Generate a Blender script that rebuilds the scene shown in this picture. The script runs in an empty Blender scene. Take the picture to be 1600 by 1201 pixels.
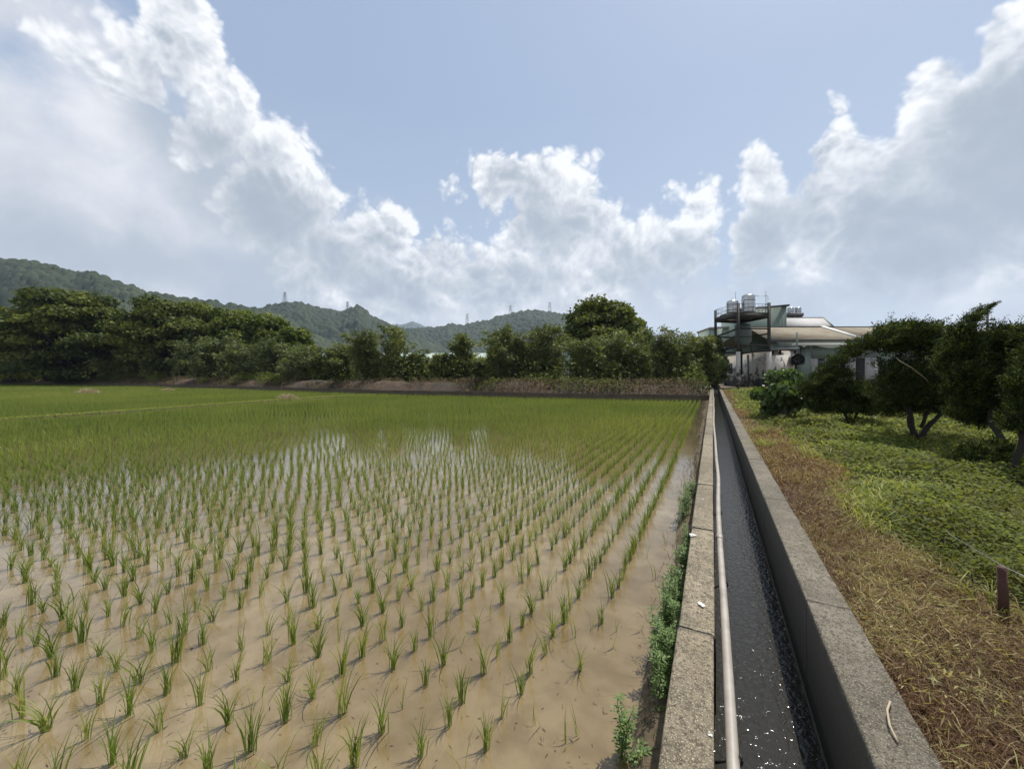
import bpy, math, random
import numpy as np
from math import radians as R

random.seed(7)
RNG = np.random.default_rng(7)
SC = bpy.context.scene
COL = SC.collection

# ------------------------------------------------------------------ camera
# world: the canal runs along +Y, the camera stands on its left wall; z = 0 is the paddy water
EYE = 2.15
YAW = R(27.2)                      # the lens looks this far to the left of the canal
FPX = 610.0                        # focal length for a 1600 px wide picture
CS, SN = math.cos(YAW), math.sin(YAW)
FWD = np.array([-SN, CS]); RGT = np.array([CS, SN])

cam_data = bpy.data.cameras.new('camera')
cam_data.sensor_width = 36.0
cam_data.lens = 36.0 * FPX / 1600.0
cam_data.shift_y = -17.5 / 1600.0
cam_data.clip_start = 0.05
cam_data.clip_end = 20000
cam = bpy.data.objects.new('camera', cam_data)
COL.objects.link(cam)
cam.location = (0, 0, EYE)
cam.rotation_euler = (R(90), 0, YAW)
SC.camera = cam

# ------------------------------------------------------------------ sun and sky
SUN_EL = R(60)
SUN_AZ = R(20)                     # clockwise from +Y
sun_dir = (math.sin(SUN_AZ) * math.cos(SUN_EL), math.cos(SUN_AZ) * math.cos(SUN_EL), math.sin(SUN_EL))
sun_data = bpy.data.lights.new('sun', 'SUN')
sun_data.energy = 5.0
sun_data.angle = R(0.53)
sun_data.color = (1.0, 0.955, 0.89)
sun = bpy.data.objects.new('sun', sun_data)
COL.objects.link(sun)
sun.rotation_euler = (R(90) - SUN_EL, 0, -SUN_AZ + R(180))

SC.view_settings.view_transform = 'Standard'
SC.view_settings.look = 'None'
SC.view_settings.gamma = 1.0
SC.render.filter_size = 1.15
SC.view_settings.exposure = 0.25
SC.view_settings.use_curve_mapping = False


class N:
    """small helper to write node trees as expressions"""
    def __init__(self, tree):
        self.t = tree
    def node(self, kind, **kw):
        n = self.t.nodes.new(kind)
        for k, v in kw.items():
            setattr(n, k, v)
        return n
    def put(self, sock, v):
        if isinstance(v, bpy.types.NodeSocket):
            self.t.links.new(v, sock)
        elif v is not None:
            if sock.type == 'RGBA' and len(v) == 3:
                v = (*v, 1)
            sock.default_value = v
    def m(self, op, a, b=None, c=None, clamp=False):
        n = self.node('ShaderNodeMath', operation=op)
        n.use_clamp = clamp
        for i, v in enumerate((a, b, c)):
            self.put(n.inputs[i], v)
        return n.outputs[0]
    def v(self, op, a, b=None, scale=None):
        n = self.node('ShaderNodeVectorMath', operation=op)
        self.put(n.inputs[0], a); self.put(n.inputs[1], b)
        if scale is not None:
            self.put(n.inputs['Scale'], scale)
        return n.outputs['Value'] if op in ('LENGTH', 'DOT_PRODUCT', 'DISTANCE') else n.outputs[0]
    def noise(self, vec, scale, detail=3, rough=.5, dim='3D', dist=0, color=False, lac=2.0):
        n = self.node('ShaderNodeTexNoise', noise_dimensions=dim)
        self.put(n.inputs['Vector'], vec)
        n.inputs['Scale'].default_value = scale; n.inputs['Detail'].default_value = detail
        n.inputs['Roughness'].default_value = rough; n.inputs['Distortion'].default_value = dist
        n.inputs['Lacunarity'].default_value = lac
        return n.outputs['Color' if color else 0]
    def voro(self, vec, scale, detail=0, rough=.5, feature='F1', rand=1.0, out='Distance', smooth=None):
        n = self.node('ShaderNodeTexVoronoi', feature=feature)
        self.put(n.inputs['Vector'], vec)
        n.inputs['Scale'].default_value = scale
        if 'Detail' in n.inputs:
            n.inputs['Detail'].default_value = detail; n.inputs['Roughness'].default_value = rough
        if smooth is not None:
            n.inputs['Smoothness'].default_value = smooth
        n.inputs['Randomness'].default_value = rand
        return n.outputs[out]
    def ramp(self, x, a, b, lo=0.0, hi=1.0, smooth=False):
        n = self.node('ShaderNodeMapRange', interpolation_type='SMOOTHSTEP' if smooth else 'LINEAR')
        self.put(n.inputs[0], x)
        for i, v in enumerate((a, b, lo, hi)):
            self.put(n.inputs[i + 1], v)
        return n.outputs[0]
    def mix(self, f, a, b, blend='MIX'):
        n = self.node('ShaderNodeMix', data_type='RGBA', blend_type=blend)
        self.put(n.inputs[0], f); self.put(n.inputs[6], a); self.put(n.inputs[7], b)
        return n.outputs[2]
    def fmix(self, f, a, b):
        n = self.node('ShaderNodeMix', data_type='FLOAT')
        self.put(n.inputs[0], f); self.put(n.inputs[2], a); self.put(n.inputs[3], b)
        return n.outputs[0]
    def attr(self, name, out='Fac'):
        n = self.node('ShaderNodeAttribute'); n.attribute_name = name
        return n.outputs[out]
    def bump(self, h, strength=.3, dist=.01, normal=None):
        n = self.node('ShaderNodeBump')
        n.inputs['Strength'].default_value = strength; n.inputs['Distance'].default_value = dist
        self.put(n.inputs['Height'], h)
        if normal is not None: self.put(n.inputs['Normal'], normal)
        return n.outputs[0]


def build_world():
    w = bpy.data.worlds.new('World')
    SC.world = w
    w.use_nodes = True
    t = w.node_tree
    t.nodes.clear()
    q = N(t)
    sky = q.node('ShaderNodeTexSky')
    sky.sky_type = 'NISHITA'
    sky.sun_disc = False
    sky.sun_elevation = SUN_EL
    sky.sun_rotation = SUN_AZ
    sky.air_density = 1.0; sky.dust_density = 2.2; sky.ozone_density = 1.5; sky.altitude = 20
    d = q.node('ShaderNodeTexCoord').outputs['Generated']
    # gnomonic coordinates about the compass heading of the valley: clouds get their real bearings and heights
    a = q.v('DOT_PRODUCT', d, (CS, SN, 0)); b = q.v('DOT_PRODUCT', d, (-SN, CS, 0))
    c = q.v('DOT_PRODUCT', d, (0, 0, 1))
    bb = q.m('MAXIMUM', b, 0.02)
    U = q.m('DIVIDE', a, bb); V = q.m('DIVIDE', c, bb)
    cmb = q.node('ShaderNodeCombineXYZ'); q.put(cmb.inputs[0], U); q.put(cmb.inputs[1], V)
    P = cmb.outputs[0]
    # billow height fields
    dl = d
    wv = q.noise(dl, 5.0, 3, .5, color=True)
    wv = q.v('SCALE', q.v('SUBTRACT', wv, (.5, .5, .5)), scale=0.07)
    dw = q.v('ADD', dl, wv)
    S = sun_dir
    def billow(vec):
        acc = None
        for sc_, wt in ((7.5, .9), (17.0, .6), (38.0, .34), (83.0, .17)):
            n_ = q.node('ShaderNodeTexNoise', noise_dimensions='3D'); n_.normalize = False
            q.put(n_.inputs['Vector'], vec); n_.inputs['Scale'].default_value = sc_; n_.inputs['Detail'].default_value = 0
            o_ = q.m('MULTIPLY', q.m('ABSOLUTE', n_.outputs[0]), wt)
            acc = o_ if acc is None else q.m('ADD', acc, o_)
        return q.m('SUBTRACT', acc, .45)
    h1 = billow(dw)
    h2 = billow(q.v('ADD', dw, (S[0] * .016, S[1] * .016, S[2] * .016)))
    relief = q.m('SUBTRACT', h1, h2)
    warp = q.v('SCALE', q.v('SUBTRACT', q.noise(dl, 9.0, 4, .6, color=True), (.5, .5, .5)), scale=0.16)
    Pw = q.v('ADD', P, warp)
    def field(lst, k=.05):
        acc = None
        for e in lst:
            x, y, rx, ry = e[:4]; rot = e[4] if len(e) > 4 else 0
            mp = q.node('ShaderNodeMapping', vector_type='TEXTURE')
            q.put(mp.inputs[0], Pw)
            mp.inputs[1].default_value = ((x - 800) / 610, (583 - y) / 610, 0)
            mp.inputs[2].default_value = (0, 0, R(-rot))
            mp.inputs[3].default_value = (rx / 610, ry / 610, 1)
            mm = q.node('ShaderNodeVectorMath', operation='MULTIPLY')
            q.put(mm.inputs[0], mp.outputs[0]); mm.inputs[1].default_value = (1, 1, 0)
            f = q.m('MULTIPLY', q.m('SUBTRACT', 1.0, q.v('LENGTH', mm.outputs[0])), min(rx, ry) / 610)
            acc = f if acc is None else q.m('SMOOTH_MAX', acc, f, k)
        return acc
    front = q.ramp(b, .05, .3)
    cumulus = [(265, 30, 70, 75), (300, 95, 50, 60), (215, 95, 95, 38, 52), (355, 185, 70, 60), (330, 215, 60, 60), (425, 225, 62, 55),
               (440, 320, 105, 90), (590, 375, 60, 55), (520, 400, 90, 60), (660, 410, 60, 45), (640, 450, 130, 60),
               (765, 285, 48, 38), (835, 290, 62, 52), (900, 290, 46, 55), (870, 350, 95, 70), (950, 345, 34, 34),
               (800, 430, 120, 60), (960, 400, 80, 60), (1040, 390, 70, 55), (1085, 330, 36, 48), (1090, 380, 45, 45), (940, 430, 110, 40),
               (1190, 280, 42, 50), (1200, 370, 58, 70), (1330, 260, 60, 60), (1395, 265, 60, 55), (1330, 350, 120, 90),
               (1470, 190, 70, 80), (1480, 150, 50, 45), (1580, 250, 170, 150), (1480, 360, 170, 110), (1700, 100, 170, 170),
               (1900, 300, 330, 200), (118, 85, 92, 24, 50), (1320, 175, 14, 16)]
    soft = [(80, 330, 260, 130, 15), (-150, 250, 260, 200), (250, 430, 260, 70, 10), (95, 60, 130, 48, 48), (-60, -60, 160, 120), (330, 300, 130, 90, 40), (430, 410, 160, 70, 25), (600, 480, 420, 50), (900, 470, 250, 36),
            (180, 200, 130, 80, 35), (1560, 460, 220, 60), (1790, 430, 300, 60)]
    dark = [(420, 345, 110, 62, 35), (510, 415, 120, 50, 25), (330, 260, 85, 50, 42), (250, 190, 60, 26, 50), (210, 405, 240, 34, 9), 
            (850, 345, 80, 40, 12), (960, 430, 95, 26), (1195, 390, 36, 50), (1470, 330, 140, 110, -25), (1600, 280, 120, 150), (1360, 430, 140, 42, -20),
            (1245, 345, 34, 50), (560, 440, 160, 26), (1060, 415, 50, 22)]
    m1 = field(cumulus, .04)
    far_clouds = q.ramp(q.noise(dl, 2.4, 3, .5), .35, .65, -.25, .25)
    m1 = q.fmix(front, far_clouds, m1)
    hh = q.m('ADD', m1, q.m('MULTIPLY', h1, .10))
    hh = q.m('ADD', hh, .014)
    fz = q.m('MULTIPLY', q.ramp(c, .10, .26, 1.0, 0.0), front)
    alpha = q.ramp(hh, q.fmix(fz, -.004, -.05), q.fmix(fz, .034, .10), smooth=True)
    thick = q.ramp(hh, .005, .12)
    m2 = q.m('ADD', field(soft, .05), q.m('MULTIPLY', q.m('SUBTRACT', q.noise(dw, 5.5, 6, .62), .5), .34))
    m2 = q.fmix(front, far_clouds, m2)
    a2 = q.ramp(m2, -.12, .06, smooth=True)
    dk = q.m('ADD', field(dark, .05), q.m('MULTIPLY', q.m('SUBTRACT', q.noise(dw, 9, 5, .6), .5), .20))
    dk = q.fmix(front, q.ramp(q.noise(dl, 3.1, 4, .5), .4, .7, -.15, .15), dk)
    dk = q.ramp(dk, -.11, .05, smooth=True)
    # radiances before the 0.1 strength
    blue = q.mix(1.0, sky.outputs[0], (1.0, 1.0, 1.0), 'MULTIPLY')
    el = q.ramp(c, 0.0, .55)
    pale = q.mix(q.m('POWER', el, .7), (5.8, 6.5, 7.2), (3.35, 4.25, 5.85))
    blue = q.mix(0.8, blue, pale)
    s_lum = q.ramp(q.noise(dw, 7, 5, .6), .3, .7)
    soft_col = q.mix(s_lum, (5.3, 5.5, 6.0), (8.2, 8.1, 8.3))
    soft_col = q.mix(q.m('MULTIPLY', dk, .8), soft_col, (3.9, 4.35, 4.95))
    calm = q.m('MULTIPLY', q.fmix(q.ramp(m1, .0, .14), 1.0, .5), q.fmix(dk, 1.0, .45))
    slow = q.ramp(q.noise(dw, 6.0, 4, .55), .3, .7, -.13, .13)
    lum = q.m('ADD', q.m('MULTIPLY', q.m('MULTIPLY', relief, 1.8), calm), q.fmix(thick, .98, .50), clamp=False)
    lum = q.m('ADD', lum, slow)
    lum = q.m('SUBTRACT', lum, q.m('MULTIPLY', dk, .58))
    lum = q.m('MINIMUM', q.m('SMOOTH_MAX', lum, .02, .45), 1.0)
    cum_col = q.mix(lum, (3.4, 3.9, 4.55), (8.9, 8.95, 9.1))
    col = q.mix(q.m('MULTIPLY', a2, .85), blue, soft_col)
    col = q.mix(q.m('MULTIPLY', alpha, .97), col, cum_col)
    below = q.ramp(c, -.02, .0)
    col = q.mix(below, (2.2, 2.5, 2.2), col)
    bg = q.node('ShaderNodeBackground')
    q.put(bg.inputs[0], col)
    bg.inputs[1].default_value = 0.10
    out = q.node('ShaderNodeOutputWorld')
    t.links.new(bg.outputs[0], out.inputs[0])
    w.cycles.sampling_method = 'MANUAL'
    w.cycles.sample_map_resolution = 512
build_world()


# ------------------------------------------------------------------ helpers
def at(px, depth, z=0.0):
    """world point seen at column px of the photograph, depth metres in front of the lens, height z"""
    p = RGT * ((px - 800) / FPX * depth) + FWD * depth
    return np.array([p[0], p[1], z])
def zat(py, depth):
    return EYE + (583 - py) / FPX * depth
def ptz(px, py, depth):
    p = at(px, depth); p[2] = zat(py, depth); return p


def tag(o, label=None, cat=None, group=None, kind=None):
    if label: o['label'] = label
    if cat: o['category'] = cat
    if group: o['group'] = group
    if kind: o['kind'] = kind
    return o
def empty(name, loc, rz=0.0):
    o = bpy.data.objects.new(name, None)
    COL.objects.link(o); o.location = tuple(float(v) for v in loc); o.rotation_euler = (0, 0, rz)
    o.empty_display_size = .2
    return o
def link(name, me, parent=None):
    o = bpy.data.objects.new(name, me); COL.objects.link(o)
    if parent is not None:
        o.parent = parent
    return o
def mesh_np(name, V, F, mat, rnd=None, smooth=False):
    """V (n,3); F (m,3) or (m,4) or a list of such; rnd = one value per vertex"""
    if not isinstance(F, (list, tuple)): F = [F]
    F = [np.asarray(f, dtype=np.int32) for f in F if len(f)]
    me = bpy.data.meshes.new(name)
    V = np.ascontiguousarray(V, dtype=np.float32)
    me.vertices.add(len(V)); me.vertices.foreach_set('co', V.ravel())
    nl = sum(f.size for f in F); npoly = sum(len(f) for f in F)
    me.loops.add(nl); me.polygons.add(npoly)
    li = np.concatenate([f.ravel() for f in F]); me.loops.foreach_set('vertex_index', li)
    tot = np.concatenate([np.full(len(f), f.shape[1], np.int32) for f in F])
    st = np.concatenate([[0], np.cumsum(tot)[:-1]]).astype(np.int32)
    me.polygons.foreach_set('loop_start', st)
    me.update(calc_edges=True)
    if smooth: me.polygons.foreach_set('use_smooth', np.ones(npoly, bool))
    if rnd is not None:
        at_ = me.attributes.new('rnd', 'FLOAT', 'POINT'); at_.data.foreach_set('value', np.asarray(rnd, dtype=np.float32))
    me.materials.append(mat)
    me.validate(verbose=False)
    return me


class MB:
    """collects boxes, tubes and quads into one mesh"""
    def __init__(self): self.v = []; self.q = []; self.t = []; self.n = 0
    def add(self, V, q=None, t=None):
        V = np.asarray(V, float); self.v.append(V)
        if q is not None and len(q): self.q.append(np.asarray(q) + self.n)
        if t is not None and len(t): self.t.append(np.asarray(t) + self.n)
        self.n += len(V); return self
    def box(self, x0, y0, z0, x1, y1, z1):
        V = [(x, y, z) for z in (z0, z1) for y in (y0, y1) for x in (x0, x1)]
        return self.add(V, [(0, 2, 3, 1), (4, 5, 7, 6), (0, 1, 5, 4), (2, 6, 7, 3), (0, 4, 6, 2), (1, 3, 7, 5)])
    def beam(self, p, q, w, h, up=(0, 0, 1)):
        p = np.array(p, float); q = np.array(q, float); d = q - p; L = np.linalg.norm(d); d /= L
        u = np.array(up, float)
        if abs(d @ u) > .97: u = np.array([1., 0, 0])
        s = np.cross(d, u); s /= np.linalg.norm(s); u = np.cross(s, d)
        V = [e + s * a * w / 2 + u * b * h / 2 for e in (p, q) for a, b in ((-1, -1), (1, -1), (1, 1), (-1, 1))]
        return self.add(V, [(0, 1, 2, 3)[::-1], (4, 5, 6, 7), (0, 1, 5, 4), (1, 2, 6, 5), (2, 3, 7, 6), (3, 0, 4, 7)])
    def tube(self, pts, rad, n=8, cap=True):
        pts = np.asarray(pts, float); k = len(pts)
        rad = np.full(k, rad) if np.isscalar(rad) else np.asarray(rad, float)
        T = np.gradient(pts, axis=0); T /= np.linalg.norm(T, axis=1)[:, None] + 1e-9
        ref = np.array([0, 0, 1.]) if abs(T[0][2]) < .9 else np.array([1., 0, 0])
        V = []
        for i in range(k):
            s = np.cross(T[i], ref); s /= np.linalg.norm(s) + 1e-9; u = np.cross(s, T[i])
            for j in range(n):
                a = 2 * math.pi * j / n; V.append(pts[i] + rad[i] * (math.cos(a) * s + math.sin(a) * u))
        q = [(i * n + j, i * n + (j + 1) % n, (i + 1) * n + (j + 1) % n, (i + 1) * n + j) for i in range(k - 1) for j in range(n)]
        t = []
        if cap:
            V += [pts[0], pts[-1]]
            t = [(k * n, (j + 1) % n, j) for j in range(n)] + [(k * n + 1, (k - 1) * n + j, (k - 1) * n + (j + 1) % n) for j in range(n)]
        return self.add(V, q, t)
    def lathe(self, prof, c=(0, 0, 0), n=20):
        prof = np.asarray(prof, float); k = len(prof); V = []
        for r, z in prof:
            for j in range(n):
                a = 2 * math.pi * j / n; V.append((c[0] + r * math.cos(a), c[1] + r * math.sin(a), c[2] + z))
        q = [(i * n + j, i * n + (j + 1) % n, (i + 1) * n + (j + 1) % n, (i + 1) * n + j) for i in range(k - 1) for j in range(n)]
        return self.add(V, q)
    def prism(self, poly, z0, z1):
        """vertical prism over a convex outline [(x, y)...]; z1 may be a list of heights"""
        k = len(poly); z1 = [z1] * k if np.isscalar(z1) else z1; z0 = [z0] * k if np.isscalar(z0) else z0
        V = [(p[0], p[1], z) for p, z in zip(poly, z0)] + [(p[0], p[1], z) for p, z in zip(poly, z1)]
        q = [(i, (i + 1) % k, k + (i + 1) % k, k + i) for i in range(k)]; t = []
        if k == 4: q += [(3, 2, 1, 0), (4, 5, 6, 7)]
        else:
            t = [(0, i + 1, i) for i in range(1, k - 1)] + [(k, k + i, k + i + 1) for i in range(1, k - 1)]
        return self.add(V, q, t)
    def arrays(self):
        F = []
        if self.q: F.append(np.concatenate(self.q))
        if self.t: F.append(np.concatenate(self.t))
        return np.concatenate(self.v), F
    def build(self, name, mat, parent=None, smooth=False, offset=None, bevel=0, rnd=None):
        V, F = self.arrays()
        if parent is not None and offset is None: V = V - np.array(parent.location)
        if offset is not None: V = V - np.array(offset)
        me = mesh_np(name, V, F, mat, smooth=smooth, rnd=None if rnd is None else np.full(len(V), rnd))
        o = link(name, me, parent)
        if offset is not None and parent is None: o.location = tuple(float(v) for v in offset)
        if bevel:
            b = o.modifiers.new('bevel', 'BEVEL'); b.width = bevel; b.segments = 2; b.limit_method = 'ANGLE'
        return o


def unit(a):
    return a / (np.linalg.norm(a, axis=-1, keepdims=True) + 1e-9)
def blades(base, az, height, lean, width, bend=.5, nseg=3, rnd=None, rg=RNG):
    """n grass-like blades; returns vertices, triangles, random value per vertex"""
    n = len(base); width = np.broadcast_to(np.asarray(width, float), (n,))
    out = np.stack([np.cos(az), np.sin(az), np.zeros(n)], 1)
    face = rg.uniform(0, 2 * np.pi, n)
    side = np.stack([np.cos(face), np.sin(face), np.zeros(n)], 1)
    ts = np.linspace(0, 1, nseg + 1)
    rows = []
    for t in ts:
        ang = lean * (.55 + .45 * t) + bend * t * t * 1.0
        horiz = height * t * np.sin(ang); vert = height * t * np.cos(ang)
        c = base + out * horiz[:, None]; c[:, 2] += vert
        w = width * (1 - .25 * t - .55 * t ** 3) * (.65 if t == 0 else 1)
        if t < 1:
            rows.append(c - side * w[:, None] / 2); rows.append(c + side * w[:, None] / 2)
        else:
            rows.append(c)
    m = len(rows)
    V = np.stack(rows, 1).reshape(-1, 3)
    T = []
    for k in range(nseg - 1):
        a = 2 * k; T += [(a, a + 1, a + 3), (a, a + 3, a + 2)]
    a = 2 * (nseg - 1); T.append((a, a + 1, a + 2))
    T = (np.arange(n)[:, None, None] * m + np.array(T)[None]).reshape(-1, 3)
    r = rg.uniform(0, 1, n) if rnd is None else rnd
    return V, T, np.repeat(r, m)
def leaves(pos, axis, normal, length, width, fold=.12, rnd=None, rg=RNG):
    """folded four-cornered leaves"""
    n = len(pos)
    axis = unit(axis); s = unit(np.cross(axis, normal)); nn = np.cross(s, axis)
    L = np.broadcast_to(np.asarray(length, float), (n,))[:, None]; W = np.broadcast_to(np.asarray(width, float), (n,))[:, None]
    a = pos; b = pos + axis * L * .45 + s * W / 2 + nn * W * fold; c = pos + axis * L; d = pos + axis * L * .45 - s * W / 2 + nn * W * fold
    V = np.stack([a, b, c, d], 1).reshape(-1, 3)
    T = (np.arange(n)[:, None, None] * 4 + np.array([(0, 1, 2), (0, 2, 3)])[None]).reshape(-1, 3)
    r = rg.uniform(0, 1, n) if rnd is None else rnd
    return V, T, np.repeat(r, 4)
def rand_dirs(n, rg=RNG):
    return unit(rg.normal(size=(n, 3)))
def join(parts):
    V, T, Rr, k = [], [], [], 0
    for v, t, r in parts:
        V.append(v); T.append(t + k); Rr.append(r); k += len(v)
    return np.concatenate(V), np.concatenate(T), np.concatenate(Rr)


def vnoise(x, y, seed=0):
    """smooth value noise on numpy arrays, 0..1"""
    xi = np.floor(x).astype(np.int64); yi = np.floor(y).astype(np.int64); fx = x - xi; fy = y - yi
    fx = fx * fx * (3 - 2 * fx); fy = fy * fy * (3 - 2 * fy)
    def h(a, b):
        k = (a * 374761393 + b * 668265263 + seed * 974711) & 0xffffffff
        k = ((k ^ (k >> 13)) * 1274126177) & 0xffffffff
        return ((k ^ (k >> 16)) & 0xffff) / 65535.0
    return (h(xi, yi) * (1 - fx) + h(xi + 1, yi) * fx) * (1 - fy) + (h(xi, yi + 1) * (1 - fx) + h(xi + 1, yi + 1) * fx) * fy
def fbm(x, y, oct_=4, seed=0):
    s = 0; a = .5; tot = 0
    for o in range(oct_):
        s = s + a * vnoise(x * 2 ** o, y * 2 ** o, seed + o); tot += a; a *= .5
    return s / tot
def worley(x, y, seed=0):
    """distance to the nearest jittered cell point and a random value of that cell"""
    xi = np.floor(x).astype(np.int64); yi = np.floor(y).astype(np.int64)
    best = np.full(x.shape, 9.); val = np.zeros(x.shape)
    for dx in (-1, 0, 1):
        for dy in (-1, 0, 1):
            a, b = xi + dx, yi + dy
            def h(s):
                k = (a * 374761393 + b * 668265263 + (seed + s) * 974711) & 0xffffffff
                k = ((k ^ (k >> 13)) * 1274126177) & 0xffffffff
                return ((k ^ (k >> 16)) & 0xffff) / 65535.0
            dd = np.hypot(a + h(1) - x, b + h(2) - y)
            m = dd < best; best = np.where(m, dd, best); val = np.where(m, h(3), val)
    return best, val


# ------------------------------------------------------------------ materials
def mat(name, color=(.5, .5, .5), rough=.7, metal=0.0, spec=.5):
    m = bpy.data.materials.new(name); m.use_nodes = True
    b = m.node_tree.nodes['Principled BSDF']
    b.inputs['Base Color'].default_value = (*color, 1); b.inputs['Roughness'].default_value = rough
    b.inputs['Metallic'].default_value = metal; b.inputs['Specular IOR Level'].default_value = spec
    return m, N(m.node_tree), b
def worn(name, c1, c2, scale=4, rough=.8, metal=0.0, contrast=(.35, .65), bump=.2, bdist=.01, fine=60, spots=None, stretch=None):
    """two-tone weathered surface with grain"""
    m, q, b = mat(name, c1, rough, metal)
    co = q.node('ShaderNodeTexCoord').outputs['Object']
    if stretch:
        co = q.v('MULTIPLY', co, stretch)
    f = q.ramp(q.noise(co, scale, 6, .6), *contrast)
    g = q.noise(co, fine, 3, .6)
    c = q.mix(f, c1, c2)
    c = q.mix(q.ramp(g, .3, .7, 0, .35), c, tuple(v * .45 for v in c1))
    if spots:
        sc_, th, colr = spots
        c = q.mix(q.ramp(q.noise(co, sc_, 5, .65), th, th + .05), c, colr)
    q.put(b.inputs['Base Color'], c)
    if bump: q.put(b.inputs['Normal'], q.bump(g, bump, bdist))
    return m
def leaf_mat(name, cols, trans=.35, rough=.6, spec=.25, patch=None):
    """foliage: colour varies leaf by leaf through the rnd attribute; light passes through the blade"""
    m = bpy.data.materials.new(name); m.use_nodes = True
    t = m.node_tree; t.nodes.clear(); q = N(t)
    r = q.attr('rnd')
    cr = q.node('ShaderNodeValToRGB'); q.put(cr.inputs[0], r)
    e = cr.color_ramp.elements
    while len(e) < len(cols): e.new(.5)
    for i, c in enumerate(cols):
        e[i].position = i / (len(cols) - 1); e[i].color = (*c, 1)
    col = cr.outputs[0]
    if patch:
        co = q.node('ShaderNodeNewGeometry').outputs['Position']
        col = q.mix(q.ramp(q.noise(co, patch[0], 3, .5), .4, .62), col, q.mix(.7, col, patch[1]))
    b = q.node('ShaderNodeBsdfPrincipled'); q.put(b.inputs['Base Color'], col)
    b.inputs['Roughness'].default_value = rough; b.inputs['Specular IOR Level'].default_value = spec
    tr = q.node('ShaderNodeBsdfTranslucent'); q.put(tr.inputs[0], q.mix(1.0, col, (1.25, 1.2, .6), 'MULTIPLY'))
    mx = q.node('ShaderNodeMixShader'); mx.inputs[0].default_value = trans
    t.links.new(b.outputs[0], mx.inputs[1]); t.links.new(tr.outputs[0], mx.inputs[2])
    o = q.node('ShaderNodeOutputMaterial'); t.links.new(mx.outputs[0], o.inputs[0])
    return m


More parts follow.
